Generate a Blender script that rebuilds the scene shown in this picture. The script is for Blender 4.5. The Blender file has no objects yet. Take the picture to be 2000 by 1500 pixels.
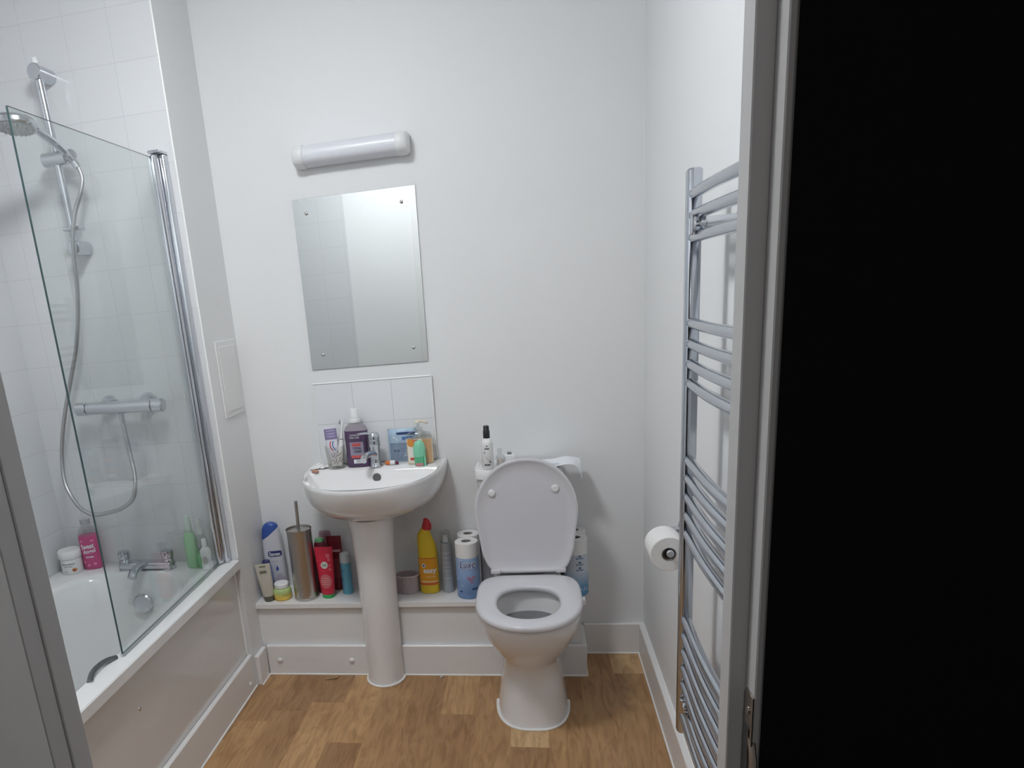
import bpy, bmesh, math, random
from mathutils import Vector, Matrix
random.seed(7)
S = bpy.context.scene
COL = S.collection

# ---------------- camera, world, light, exposure ----------------
cd = bpy.data.cameras.new('camera'); cam = bpy.data.objects.new('camera', cd); COL.objects.link(cam)
cd.sensor_fit = 'HORIZONTAL'; cd.sensor_width = 36.0; cd.lens = 1442.36 * 36 / 2000
cd.shift_x = 0.125; cd.shift_y = 0.125; cd.clip_start = 0.02
_R = (0.97916796, 0.18025842, -0.09347201); _U = (0.03799045, 0.28957199, 0.956402); _F = (-0.19946639, 0.94002924, -0.27669152)
cam.matrix_world = Matrix(((_R[0], _U[0], -_F[0], 0.0), (_R[1], _U[1], -_F[1], -2.7045), (_R[2], _U[2], -_F[2], 1.395), (0, 0, 0, 1)))
S.camera = cam
w = bpy.data.worlds.new('world'); S.world = w; w.use_nodes = True
w.node_tree.nodes['Background'].inputs[0].default_value = (0, 0, 0, 1)
w.node_tree.nodes['Background'].inputs[1].default_value = 0.0
S.view_settings.view_transform = 'Standard'; S.view_settings.look = 'None'
S.view_settings.gamma = 1.0; S.view_settings.use_curve_mapping = False
S.view_settings.exposure = 0.0
LX, LY, LZ = -0.70, -1.32, 2.44
def area(name, loc, size, power, color):
    l = bpy.data.lights.new(name, 'AREA'); l.shape = 'DISK'; l.size = size; l.energy = power; l.color = color
    o = bpy.data.objects.new(name, l); o.location = loc; COL.objects.link(o); return o
LAMP_STRENGTH, LAMP_COLOR = 58.0, (0.965, 0.995, 1.02)   # emissive diffuser dome of the ceiling lamp
HX, HY, HZ = 0.05, -3.6, 2.38
area('hall_fill_light', (HX, HY, HZ - 0.012), 0.40, 7.0, (1.0, 0.985, 0.97))  # added fill lamp behind the camera, brightens the door shoulder and flattens the room

# ---------------- materials ----------------
def inp(n, names, v):
    for k in names:
        if k in n.inputs:
            n.inputs[k].default_value = v; return
def mat(name, col, rough=0.5, metal=0.0, trans=0.0, var=0.03, scale=30.0, bump=0.0, alpha=1.0, coat=0.0, ior=1.45, sss=0.0):
    m = bpy.data.materials.new(name); m.use_nodes = True
    nt = m.node_tree; b = nt.nodes['Principled BSDF']
    c = (*col, 1)
    b.inputs['Roughness'].default_value = rough; b.inputs['Metallic'].default_value = metal
    inp(b, ['Transmission Weight', 'Transmission'], trans); inp(b, ['Coat Weight'], coat); inp(b, ['IOR'], ior)
    b.inputs['Alpha'].default_value = alpha
    tc = nt.nodes.new('ShaderNodeTexCoord'); no = nt.nodes.new('ShaderNodeTexNoise')
    no.inputs['Scale'].default_value = scale; no.inputs['Detail'].default_value = 3
    nt.links.new(tc.outputs['Object'], no.inputs['Vector'])
    mx = nt.nodes.new('ShaderNodeMix'); mx.data_type = 'RGBA'
    nt.links.new(no.outputs['Fac'], mx.inputs[0])
    mx.inputs[6].default_value = (*[max(0, x * (1 - var)) for x in col], 1)
    mx.inputs[7].default_value = (*[min(1, x * (1 + var)) for x in col], 1)
    nt.links.new(mx.outputs[2], b.inputs['Base Color'])
    if bump:
        bp = nt.nodes.new('ShaderNodeBump'); bp.inputs['Strength'].default_value = bump; bp.inputs['Distance'].default_value = 0.002
        nt.links.new(no.outputs['Fac'], bp.inputs['Height']); nt.links.new(bp.outputs['Normal'], b.inputs['Normal'])
    return m
def s2l(r, g, b):
    f = lambda c: (c / 255 / 12.92) if c / 255 <= 0.04045 else ((c / 255 + 0.055) / 1.055) ** 2.4
    return (f(r), f(g), f(b))
def clear_mat(name, tint, gloss=1.0, rough=0.02):
    m = bpy.data.materials.new(name); m.use_nodes = True; nt = m.node_tree
    nt.nodes.remove(nt.nodes['Principled BSDF']); out = nt.nodes['Material Output']
    tr = nt.nodes.new('ShaderNodeBsdfTransparent'); tr.inputs[0].default_value = (*tint, 1)
    gl = nt.nodes.new('ShaderNodeBsdfGlossy'); gl.inputs['Roughness'].default_value = rough; gl.inputs[0].default_value = (.9, .93, .92, 1)
    fc = nt.nodes.new('ShaderNodeLayerWeight'); fc.inputs[0].default_value = .5; pw = nt.nodes.new('ShaderNodeMath'); pw.operation = 'POWER'; pw.inputs[1].default_value = 5; nt.links.new(fc.outputs['Facing'], pw.inputs[0])
    fr = nt.nodes.new('ShaderNodeMath'); fr.operation = 'MULTIPLY_ADD'; fr.inputs[1].default_value = .9; fr.inputs[2].default_value = .04; nt.links.new(pw.outputs[0], fr.inputs[0])
    ml = nt.nodes.new('ShaderNodeMath'); ml.operation = 'MULTIPLY'; ml.inputs[1].default_value = gloss
    mx = nt.nodes.new('ShaderNodeMixShader')
    nt.links.new(fr.outputs[0], ml.inputs[0]); nt.links.new(ml.outputs[0], mx.inputs[0])
    nt.links.new(tr.outputs[0], mx.inputs[1]); nt.links.new(gl.outputs[0], mx.inputs[2]); nt.links.new(mx.outputs[0], out.inputs[0])
    return m
M = {}
M['paint'] = mat('white_wall_paint', (.80, .805, .81), .55, var=.01, scale=120, bump=.06)
M['hall'] = mat('hall_darkness_black', (.004, .004, .004), .95, var=.05)  # darkness of the hall put into the colour, near black despite the fill lamp
M['ceil'] = mat('ceiling_paint', (.82, .82, .82), .7, var=.01)
M['wood'] = mat('white_gloss_woodwork', (.80, .79, .785), .32, var=.01)
M['seal'] = mat('white_sealant', (.88, .88, .87), .35, var=.01)
M['cer'] = mat('white_ceramic', (.80, .79, .79), .10, var=.008, coat=.5)
M['acr'] = mat('white_acrylic', (.80, .80, .80), .12, var=.008, coat=.4)
M['panel'] = mat('bath_panel_acrylic', (.72, .71, .70), .18, var=.01, coat=.5)
M['seat'] = mat('toilet_seat_plastic', (.66, .65, .68), .20, var=.008)
M['chrome'] = mat('chrome', (.62, .64, .68), .14, 1.0, var=.02)
M['chromed'] = mat('radiator_chrome', (.52, .55, .60), .16, 1.0, var=.03, scale=8)
M['steel'] = mat('brushed_steel', (.50, .48, .46), .30, 1.0, var=.12, scale=14)
M['hose'] = mat('metal_hose', (.50, .50, .51), .28, .9, var=.05)
M['mirror'] = mat('mirror_silver', (.74, .77, .765), .01, 1.0, var=.003)
M['edge'] = mat('dark_glass_edge', (.05, .09, .09), .2, var=.05)
M['medge'] = mat('mirror_edge', (.22, .24, .24), .3, var=.05)
M['glass'] = clear_mat('screen_glass', (.93, .95, .945), 1.2)
M['clear'] = clear_mat('clear_plastic', (.88, .89, .89), 1.0, .08)
M['tumb'] = clear_mat('tumbler_glass', (.93, .925, .915), 1.3, .05)
M['pinkclear'] = clear_mat('pinkish_clear_plastic', (.80, .66, .70), 1.0, .1)
M['dark'] = mat('dark_slot', (.03, .03, .03), .6)
M['diff'] = mat('lamp_diffuser', (.74, .75, .80), .3, var=.01)
M['white'] = mat('white_plastic', (.80, .80, .80), .35, var=.01)
M['paper'] = mat('tissue_paper', (.82, .81, .80), .9, var=.03, scale=200, bump=.3)
M['card'] = mat('cardboard_core', (.30, .27, .25), .8)
M['black'] = mat('black_plastic', (.02, .022, .022), .35)
M['brass'] = mat('strike_plate_metal', (.36, .31, .27), .35, 1.0)
M['doorp'] = mat('door_frame_paint', (.57, .56, .555), .45, var=.01)
M['leafp'] = mat('door_leaf_paint', (.70, .69, .68), .4, var=.01)
def pm(name, r, g, b, rough=.35, **k):
    if name not in M:
        g_ = (r + g + b) / 3; q = [c * .86 + g_ * .14 for c in (r, g, b)]
        M[name] = mat(name, s2l(*q), rough, **k)
    return M[name]

def tile_mat(name, axis, u0, z0=0.6698, tw=.1509, th=.1505, k=1.0):
    m = bpy.data.materials.new(name); m.use_nodes = True; nt = m.node_tree; b = nt.nodes['Principled BSDF']
    g = nt.nodes.new('ShaderNodeNewGeometry'); sx = nt.nodes.new('ShaderNodeSeparateXYZ'); nt.links.new(g.outputs['Position'], sx.inputs[0])
    cb = nt.nodes.new('ShaderNodeCombineXYZ')
    def sub(o, v):
        a = nt.nodes.new('ShaderNodeMath'); a.operation = 'SUBTRACT'; nt.links.new(o, a.inputs[0]); a.inputs[1].default_value = v; return a.outputs[0]
    nt.links.new(sub(sx.outputs[axis], u0 - 40 * tw), cb.inputs[0]); nt.links.new(sub(sx.outputs[2], z0 - 40 * th), cb.inputs[1])
    br = nt.nodes.new('ShaderNodeTexBrick'); br.offset = 0; br.squash = 1
    nt.links.new(cb.outputs[0], br.inputs['Vector'])
    br.inputs['Scale'].default_value = 1; br.inputs['Brick Width'].default_value = tw; br.inputs['Row Height'].default_value = th
    br.inputs['Mortar Size'].default_value = .0012; br.inputs['Mortar Smooth'].default_value = .3
    br.inputs['Color1'].default_value = (.70 * k, .71 * k, .725 * k, 1); br.inputs['Color2'].default_value = (.715 * k, .725 * k, .74 * k, 1); br.inputs['Mortar'].default_value = (.64, .64, .655, 1)
    nt.links.new(br.outputs['Color'], b.inputs['Base Color']); b.inputs['Roughness'].default_value = .14
    bp = nt.nodes.new('ShaderNodeBump'); bp.invert = True; bp.inputs['Strength'].default_value = .5; bp.inputs['Distance'].default_value = .001
    nt.links.new(br.outputs['Fac'], bp.inputs['Height']); nt.links.new(bp.outputs['Normal'], b.inputs['Normal'])
    return m
X1, D1, XL, XR, YF = -1.0776, .287, -1.7705, .3905, -1.987
M['tile_end'] = tile_mat('white_tiles_end', 0, X1)
M['tile_left'] = tile_mat('white_tiles_left', 1, -D1)
M['tile_splash'] = tile_mat('splashback_tiles', 0, -.7975, .9565, .1488, .1537, 1.14)

def floor_mat():
    m = bpy.data.materials.new('oak_vinyl_planks'); m.use_nodes = True; nt = m.node_tree; b = nt.nodes['Principled BSDF']; L = nt.links.new
    at = nt.nodes.new('ShaderNodeVertexColor'); at.layer_name = 'plank'; sep = nt.nodes.new('ShaderNodeSeparateColor'); L(at.outputs[0], sep.inputs[0])
    ramp = nt.nodes.new('ShaderNodeValToRGB'); L(sep.outputs[0], ramp.inputs[0])
    e = ramp.color_ramp.elements; e[0].color = (*s2l(164, 127, 90), 1); e[1].color = (*s2l(224, 195, 152), 1)
    n = ramp.color_ramp.elements.new(.5); n.color = (*s2l(199, 160, 114), 1)
    g = nt.nodes.new('ShaderNodeNewGeometry'); sc = nt.nodes.new('ShaderNodeVectorMath'); sc.operation = 'SCALE'; sc.inputs['Scale'].default_value = 9.0
    L(at.outputs[0], sc.inputs[0]); ad = nt.nodes.new('ShaderNodeVectorMath'); ad.operation = 'ADD'; L(g.outputs['Position'], ad.inputs[0]); L(sc.outputs[0], ad.inputs[1])
    def layer(prev, scale, ns, det, dist, p0, c0, p1, c1, fac):
        mp = nt.nodes.new('ShaderNodeMapping'); mp.inputs['Scale'].default_value = scale; L(ad.outputs[0], mp.inputs[0])
        nn = nt.nodes.new('ShaderNodeTexNoise'); nn.inputs['Scale'].default_value = ns; nn.inputs['Detail'].default_value = det; nn.inputs['Distortion'].default_value = dist; L(mp.outputs[0], nn.inputs['Vector'])
        rr = nt.nodes.new('ShaderNodeValToRGB'); L(nn.outputs['Fac'], rr.inputs[0]); q = rr.color_ramp.elements
        q[0].position = p0; q[0].color = (*c0, 1); q[1].position = p1; q[1].color = (*c1, 1)
        mx = nt.nodes.new('ShaderNodeMix'); mx.data_type = 'RGBA'; mx.blend_type = 'MULTIPLY'; mx.inputs[0].default_value = fac
        L(prev, mx.inputs[6]); L(rr.outputs[0], mx.inputs[7]); return mx.outputs[2]
    o = layer(ramp.outputs[0], (85, 4, 1), 1.2, 6, .6, .3, (.86, .84, .82), .7, (1.05, 1.04, 1.03), 1)
    o = layer(o, (16, 3.2, 1), 1.3, 4, 2.8, .36, (.72, .67, .62), .56, (1.02, 1.02, 1.01), .8)
    o = layer(o, (7, 4, 1), 1.1, 2, .5, .3, (.84, .78, .74), .6, (1, 1, 1), .8)
    L(o, b.inputs['Base Color']); b.inputs['Roughness'].default_value = .42
    return m
M['floor'] = floor_mat()

# ---------------- mesh helpers ----------------
def finish(name, bm, m, parent=None, smooth=True, angle=40):
    """link bm as one mesh object; when a parent is given and bm is in world coordinates, shift to the thing's origin"""
    me = bpy.data.meshes.new(name); bmesh.ops.recalc_face_normals(bm, faces=bm.faces[:])
    top = parent
    while top is not None and top.parent is not None: top = top.parent
    if top is not None and top.get('_world'):
        bmesh.ops.translate(bm, verts=bm.verts[:], vec=-Vector(top.location))
    bm.to_mesh(me); bm.free()
    for mm in (m if isinstance(m, (list, tuple)) else [m]): me.materials.append(mm)
    if smooth:
        for p in me.polygons: p.use_smooth = True
        try: me.set_sharp_from_angle(angle=math.radians(angle))
        except Exception: pass
    o = bpy.data.objects.new(name, me); COL.objects.link(o)
    if parent is not None: o.parent = parent
    return o
def thing(name, label, cat, loc=(0, 0, 0), rz=0, group=None, world=False, tilt=None):
    o = bpy.data.objects.new(name, None); COL.objects.link(o); o.empty_display_size = .05
    o.location = loc; o.rotation_euler = (tilt[0] if tilt else 0, tilt[1] if tilt else 0, rz); o['label'] = label; o['category'] = cat
    if group: o['group'] = group
    if world: o['_world'] = 1
    return o
def tag(o, label, cat, group=None, kind=None):
    o['label'] = label; o['category'] = cat
    if group: o['group'] = group
    if kind: o['kind'] = kind
    return o
def struct(name, bm, m, parent=None, smooth=False, label=None, cat=None):
    o = finish(name, bm, m, parent, smooth)
    if parent is None:
        o['kind'] = 'structure'
        if label: o['label'] = label
        if cat: o['category'] = cat
    return o
def NB(): return bmesh.new()
def box(bm, x0, x1, y0, y1, z0, z1, bev=0, seg=2, mi=0):
    r = bmesh.ops.create_cube(bm, size=1)
    vs = r['verts']
    for v in vs:
        v.co = Vector(((x0 + x1) / 2 + v.co.x * (x1 - x0), (y0 + y1) / 2 + v.co.y * (y1 - y0), (z0 + z1) / 2 + v.co.z * (z1 - z0)))
    fs = set(f for v in vs for f in v.link_faces)
    for f in fs: f.material_index = mi
    if bev:
        es = list(set(e for v in vs for e in v.link_edges))
        bmesh.ops.bevel(bm, geom=es, offset=bev, segments=seg, affect='EDGES', profile=.5)
    return bm
def skin(bm, rings, closed=True, cap0=True, cap1=True, mi=0):
    vr = [[bm.verts.new(p) for p in r] for r in rings]; n = len(vr[0])
    for a, b in zip(vr, vr[1:]):
        for i in range(n if closed else n - 1):
            j = (i + 1) % n
            try: bm.faces.new((a[i], a[j], b[j], b[i])).material_index = mi
            except ValueError: pass
    if cap0: bm.faces.new(vr[0][::-1]).material_index = mi
    if cap1: bm.faces.new(vr[-1]).material_index = mi
    return bm
def circ(c, ax, r, n=24, r2=None):
    ax = Vector(ax).normalized(); t = Vector((0, 0, 1)) if abs(ax.z) < .9 else Vector((1, 0, 0))
    u = ax.cross(t).normalized(); v = ax.cross(u)
    return [Vector(c) + u * math.cos(2 * math.pi * i / n) * r + v * math.sin(2 * math.pi * i / n) * (r2 or r) for i in range(n)]
def rod(bm, a, b, r, r1=None, n=24, bev=0.0):
    a = Vector(a); b = Vector(b); d = (b - a).normalized(); r1 = r if r1 is None else r1
    if bev: rings = [circ(a, d, r - bev, n), circ(a + d * bev, d, r, n), circ(b - d * bev, d, r1, n), circ(b, d, r1 - bev, n)]
    else: rings = [circ(a, d, r, n), circ(b, d, r1, n)]
    return skin(bm, rings)
def turn(bm, prof, org=(0, 0, 0), ax=(0, 0, 1), n=32, cap0=True, cap1=True):
    ax = Vector(ax).normalized(); org = Vector(org)
    return skin(bm, [circ(org + ax * h, ax, max(r, 1e-4), n) for r, h in prof], cap0=cap0, cap1=cap1)
def smoothpath(pts, k=8):
    P = [Vector(p) for p in pts]; out = []
    for i in range(len(P) - 1):
        p0 = P[max(i - 1, 0)]; p1 = P[i]; p2 = P[i + 1]; p3 = P[min(i + 2, len(P) - 1)]
        for j in range(k):
            t = j / k
            out.append(.5 * ((2 * p1) + (-p0 + p2) * t + (2 * p0 - 5 * p1 + 4 * p2 - p3) * t * t + (-p0 + 3 * p1 - 3 * p2 + p3) * t ** 3))
    out.append(P[-1]); return out
def tube(bm, pts, r, n=14, k=8, smooth=True, flat=1.0):
    P = smoothpath(pts, k) if smooth else [Vector(p) for p in pts]
    rings = []; u = None
    for i, p in enumerate(P):
        d = (P[min(i + 1, len(P) - 1)] - P[max(i - 1, 0)]).normalized()
        if u is None:
            t = Vector((0, 0, 1)) if abs(d.z) < .9 else Vector((1, 0, 0)); u = d.cross(t).normalized()
        u = (u - d * u.dot(d)).normalized(); v = d.cross(u); rr = r[i * (len(r) - 1) // (len(P) - 1)] if isinstance(r, list) else r
        rings.append([p + u * math.cos(2 * math.pi * j / n) * rr + v * math.sin(2 * math.pi * j / n) * rr * flat for j in range(n)])
    return skin(bm, rings)
def se(t, a, b, n):
    c, s = math.cos(t), math.sin(t)
    return (math.copysign(abs(c) ** (2 / n), c) * a, math.copysign(abs(s) ** (2 / n), s) * b)
def sring(z, a, b, cx=0, cy=0, n=2.0, N=40):
    return [Vector((cx + se(2 * math.pi * i / N, a, b, n)[0], cy + se(2 * math.pi * i / N, a, b, n)[1], z)) for i in range(N)]
# body described by rings (z, a, b, n[, cx]); decals and text lie on its front
class Body:
    def __init__(s, rings): s.r = [(*q, 0) if len(q) == 4 else q for q in rings]
    def at(s, z):
        R = s.r
        if z <= R[0][0]: return R[0][1:]
        for p, q in zip(R, R[1:]):
            if z <= q[0]:
                t = (z - p[0]) / max(q[0] - p[0], 1e-6); return tuple(a + (b - a) * t for a, b in zip(p[1:], q[1:]))
        return R[-1][1:]
    def build(s, name, m, parent, z0=None, z1=None, grow=0.0, cap0=True, cap1=True, N=40):
        z0 = s.r[0][0] if z0 is None else z0; z1 = s.r[-1][0] if z1 is None else z1
        zs = [z0] + [q[0] for q in s.r if z0 < q[0] < z1] + [z1]
        bm = NB(); rr = []
        for i, z in enumerate(zs):
            a, b, n, cx = s.at(z) if not (i == 0 and z0 == s.r[0][0]) else s.r[0][1:]
            rr.append(sring(z, a + grow, b + grow, cx, 0, n, N))
        skin(bm, rr, cap0=cap0, cap1=cap1)
        return finish(name, bm, m, parent)
    def pt(s, u, v, off=.0006):
        a, b, n, cx = s.at(v); a += off; b += off; q = min(abs(u - cx) / a, .999)
        return Vector((u, -b * (1 - q ** n) ** (1 / n), v))
    def decal(s, name, m, parent, u0, u1, v0, v1, shape='rect', off=.0006, nu=10, nv=8):
        bm = NB(); cu, cv, hu, hv = (u0 + u1) / 2, (v0 + v1) / 2, (u1 - u0) / 2, (v1 - v0) / 2
        if shape == 'rect':
            g = [[bm.verts.new(s.pt(u0 + (u1 - u0) * i / nu, v0 + (v1 - v0) * j / nv, off)) for i in range(nu + 1)] for j in range(nv + 1)]
            for j in range(nv):
                for i in range(nu): bm.faces.new((g[j][i], g[j][i + 1], g[j + 1][i + 1], g[j + 1][i]))
        else:
            n = 2.0 if shape == 'oval' else 5.0
            c = bm.verts.new(s.pt(cu, cv, off)); prev = [c] * 28; 
            for k in (.35, .7, 1):
                cur = [bm.verts.new(s.pt(cu + k * se(2 * math.pi * i / 28, hu, hv, n)[0], cv + k * se(2 * math.pi * i / 28, hu, hv, n)[1], off)) for i in range(28)]
                for i in range(28):
                    j = (i + 1) % 28
                    if prev[i] is prev[j]: bm.faces.new((c, cur[i], cur[j]))
                    else: bm.faces.new((prev[i], cur[i], cur[j], prev[j]))
                prev = cur
        return finish(name, bm, m, parent)
    def poly(s, name, m, parent, pts, off=.0008):
        bm = NB(); bm.faces.new([bm.verts.new(s.pt(u, v, off)) for u, v in pts])
        bmesh.ops.triangulate(bm, faces=bm.faces[:]); return finish(name, bm, m, parent)
    def line(s, m, parent, u, v, h, width, off=.001, slant=0.0, rise=0.0, name='print_line'):
        """an illegible printed line, broken into word-like dashes"""
        bm = NB(); x = -width / 2; k = 0
        while x < width / 2 - 1e-6:
            wd = min((.28, .17, .36, .22)[k % 4] * width, width / 2 - x); q = [(x, -h / 2), (x + wd, -h / 2), (x + wd, h / 2), (x, h / 2)]
            bm.faces.new([bm.verts.new(s.pt(u + a + b * slant, v + b + a * rise, off)) for a, b in q]); x += wd + width * .05; k += 1
        return finish(name, bm, m, parent)
    def scribble(s, m, parent, u, v, h, width, waves=4, off=.001, slant=0.0, rise=0.0, name='script_print'):
        bm = NB(); n = 18 * waves; up = []; dn = []
        for i in range(n + 1):
            t = i / n; a = t * waves * 2 * math.pi; x = (t - .5) * width + .25 * width / waves * math.sin(a * 1.0 + 1.5); y = h / 2 * math.sin(a) * (1 - .35 * math.sin(t * 7)); th = h * .07
            x += y * slant; y += x * rise; up.append(bm.verts.new(s.pt(u + x, v + y + th, off))); dn.append(bm.verts.new(s.pt(u + x + th * .8, v + y - th, off)))
        for i in range(n): bm.faces.new((dn[i], dn[i + 1], up[i + 1], up[i]))
        return finish(name, bm, m, parent)
    def text(s, txt, m, parent, u, v, h, width=None, off=.001, slant=0.0, rise=0.0, name='lettering', bold=0.0):
        me = text_mesh(txt, bold)
        xs = [p.co.x for p in me.vertices]; ys = [p.co.y for p in me.vertices]
        x0, x1, y0, y1 = min(xs), max(xs), min(ys), max(ys); k = h / (y1 - y0); kx = width / (x1 - x0) if width else k
        for p in me.vertices:
            uu = (p.co.x - (x0 + x1) / 2) * kx; vv = (p.co.y - (y0 + y1) / 2) * k; uu += vv * slant; vv += uu * rise
            p.co = s.pt(u + uu, v + vv, off)
        me.materials.clear(); me.materials.append(m)
        o = bpy.data.objects.new(name, me); COL.objects.link(o); o.parent = parent; return o
def text_mesh(txt, bold=0.0):
    c = bpy.data.curves.new('t', 'FONT'); c.body = txt; c.size = 1; c.resolution_u = 3; c.offset = bold
    o = bpy.data.objects.new('t', c); COL.objects.link(o); bpy.context.view_layer.update()
    me = bpy.data.meshes.new_from_object(o.evaluated_get(bpy.context.evaluated_depsgraph_get()))
    bpy.data.objects.remove(o); bpy.data.curves.remove(c); return me

# ---------------- the room ----------------
CZ = 2.52
rnd = random.Random(3)
bm = box(NB(), XL - .1, XR + .1, -2.12, .1, -.05, -.0006); cl_ = bm.loops.layers.color.new('plank')
PW = .1208; known = {-7: (-.4025, .25, .72), -6: (-.65, .72, .12), -5: (-.3025, .35, .55), -4: (-.9, .38, .5), -3: (-.467, .66, .30), -2: (-.95, .5, .4), -1: (-.65, .85, .22), 0: (-.371, .22, .52), 1: (-1.0, .5, .6), 2: (-.177, .85, .45)}
for k in range(-16, 5):
    xa = max(.0187 + PW * k, XL - .1); xb = min(.0187 + PW * (k + 1), XR + .1)
    if xb <= xa: continue
    j0 = known.get(k, (rnd.uniform(-.9, -.1), rnd.random(), rnd.random()))
    cuts = [.1, j0[0]] + ([j0[0] - .62, j0[0] - 1.24, -2.12] if j0[0] - 1.24 > -2.1 else [j0[0] - .62, -2.12]); tones = [j0[1], j0[2], rnd.random(), rnd.random(), rnd.random()]
    for q in range(len(cuts) - 1):
        f = bm.faces.new([bm.verts.new(p) for p in ((xa, cuts[q + 1], 0), (xb, cuts[q + 1], 0), (xb, cuts[q], 0), (xa, cuts[q], 0))])
        c_ = (tones[q], rnd.random(), rnd.random(), 1)
        for lp in f.loops: lp[cl_] = c_
me = bpy.data.meshes.new('floor'); bm.to_mesh(me); bm.free(); me.materials.append(M['floor'])
fo = bpy.data.objects.new('floor', me); COL.objects.link(fo); fo['kind'] = 'structure'
struct('ceiling', box(NB(), XL - .1, XR + .1, YF - .07, .1, CZ, CZ + .05), M['ceil'])
struct('wall_back', box(NB(), XL - .1, XR + .1, 0, .1, 0, CZ), M['paint'])
struct('wall_right', box(NB(), XR, XR + .1, YF, 0, 0, CZ), M['paint'])
struct('wall_left', box(NB(), XL - .1, XL, YF, 0, 0, CZ), M['tile_left'])
# service riser: tiled face over the bath, painted side towards the basin
bm = box(NB(), XL, X1, -D1, 0, 0, CZ); bm.normal_update()
for f in bm.faces: f.material_index = 1 if f.calc_center_median().y < -D1 + .001 else 0
struct('wall_riser', bm, [M['paint'], M['tile_end']])
bm = NB(); rod(bm, (X1 - .001, -D1 - .001, .53), (X1 - .001, -D1 - .001, CZ), .0035, n=8)
struct('trim_1', bm, M['seal'], smooth=True)
# front wall with the doorway
DXL, DXR, YO = -.557, .178, -2.050
bm = NB()
box(bm, XL - .1, -1.06, YO, YF, 0, CZ, mi=1); box(bm, -1.06, DXL - .03, YO, YF, 0, CZ)
box(bm, DXR + .0215, 1.6, YO, YF, 0, CZ); box(bm, DXL - .03, DXR + .0215, YO, YF, 2.07, CZ)
bm.normal_update()
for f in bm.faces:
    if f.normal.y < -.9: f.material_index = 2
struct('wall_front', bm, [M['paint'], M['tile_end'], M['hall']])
# boxed-in ledge under basin and toilet
LD, LR = .1785, .150
struct('trim_2', box(NB(), X1, LR, -LD, 0, 0, .281), M['paint'])
struct('trim_3', box(NB(), X1, LR + .016, -LD - .0175, 0, .2815, .302, .0015), M['wood'])
SK = .0178
def skirting(name, pts_boxes, h=.1235, bevel=.003):
    bm = NB()
    for b in pts_boxes: box(bm, *b, 0.0, h, bevel, 1)
    return struct(name, bm, M['wood'])
def sealstrip(parent, lines, name='sealant'):
    bm = NB()
    for a, b in lines: rod(bm, a, b, .0035, n=8)
    finish(name, bm, M['seal'], parent)
b1 = skirting('baseboard_back', [(LR + SK + .0005, XR, -SK, 0)]); sealstrip(b1, [((LR + SK, -SK - .001, .001), (XR - SK, -SK - .001, .001))])
b2 = skirting('baseboard_right', [(XR - SK, XR, YF + .02, -SK)]); sealstrip(b2, [((XR - SK - .001, -SK, .001), (XR - SK - .001, YF + .02, .001)), ((XR - .001, -SK, .1245), (XR - .001, YF + .02, .1245))])
b3 = skirting('baseboard_ledge', [(X1 + SK, LR + SK, -LD - SK, -LD), (LR, LR + SK, -LD, -SK)])
sealstrip(b3, [((X1 + SK, -LD - SK - .001, .001), (LR + SK, -LD - SK - .001, .001)), ((LR + SK + .001, -LD - SK, .001), (LR + SK + .001, -SK, .001))])
for x, z in ((-1.009, .062), (-.716, .062)):
    bm = NB(); turn(bm, [(.0105, 0), (.0105, .002), (.008, .006), (.002, .008)], (x, -LD - SK, z), (0, -1, 0), 16); finish('screw_cap', bm, M['white'], b3)
b4 = skirting('baseboard_column', [(X1, X1 + SK, -D1 + .003, -LD - SK)]); sealstrip(b4, [((X1 + SK + .001, -LD - SK, .001), (X1 + SK + .001, -D1 + .003, .001))])
PX = -1.083
b5 = skirting('baseboard_bath', [(PX - SK, PX, YF + .02, -D1)], .1355); sealstrip(b5, [((PX + .001, -D1, .001), (PX + .001, YF + .02, .001))])
bm = NB(); turn(bm, [(.0085, 0), (.0085, .002), (.006, .005), (.002, .006)], (PX, -.345, .04), (1, 0, 0), 16); finish('screw_cap', bm, M['white'], b5)
# vertical sealant bead at riser corner over bath panel
# splashback
bm = box(NB(), -.7975, -.3512, -.008, 0, .803, 1.1102); sp = struct('trim_4', bm, M['tile_splash'])
bm = NB(); rod(bm, (-.7995, -.008, 1.1112), (-.3492, -.008, 1.1112), .003, n=8); rod(bm, (-.3492, -.008, .81), (-.3492, -.008, 1.1112), .003, n=8); rod(bm, (-.7995, -.008, .81), (-.7995, -.008, 1.1112), .003, n=8)
finish('sealant', bm, M['seal'], sp)
# door lining, stop, leaf
dr = bpy.data.objects.new('door_1', None); COL.objects.link(dr); dr['kind'] = 'structure'; dr['_world'] = 1; dr.location = ((DXL + DXR) / 2, YO, 0)
def jamb(sx, x):
    bm = NB(); s = sx  # s=+1 right jamb, -1 left jamb
    xa = sorted((x, x + s * (.021 if s > 0 else .03))); box(bm, xa[0], xa[1], YF - .033, YF, 0, 2.04, .0012, 1)
    xb = sorted((x + s * (.015 if s > 0 else .002), x + s * (.021 if s > 0 else .03))); box(bm, xb[0], xb[1], YO, YF - .0335, 0, 2.04, .0012, 1)
    return bm
finish('door_lining', jamb(1, DXR), M['doorp'], dr, False); finish('door_lining', jamb(-1, DXL), M['doorp'], dr, False)
finish('door_lining', box(NB(), DXL - .03, DXR + .021, YO, YF, 2.041, 2.069), M['doorp'], dr, False)
finish('architrave', box(NB(), DXL - .095, DXL - .031, YF, YF + .016, 0, 2.11, .003), M['wood'], dr, False)
finish('architrave', box(NB(), DXR + .024, DXR + .089, YF, YF + .016, 0, 2.11, .003), M['wood'], dr, False)
# leaf folded back into the hall from the left jamb
lf = finish('door_leaf', box(NB(), DXL - .041, DXL - .0022, YO - .745, YO - .0008, .006, 2.03, .001), M['leafp'], dr, False)
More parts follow.
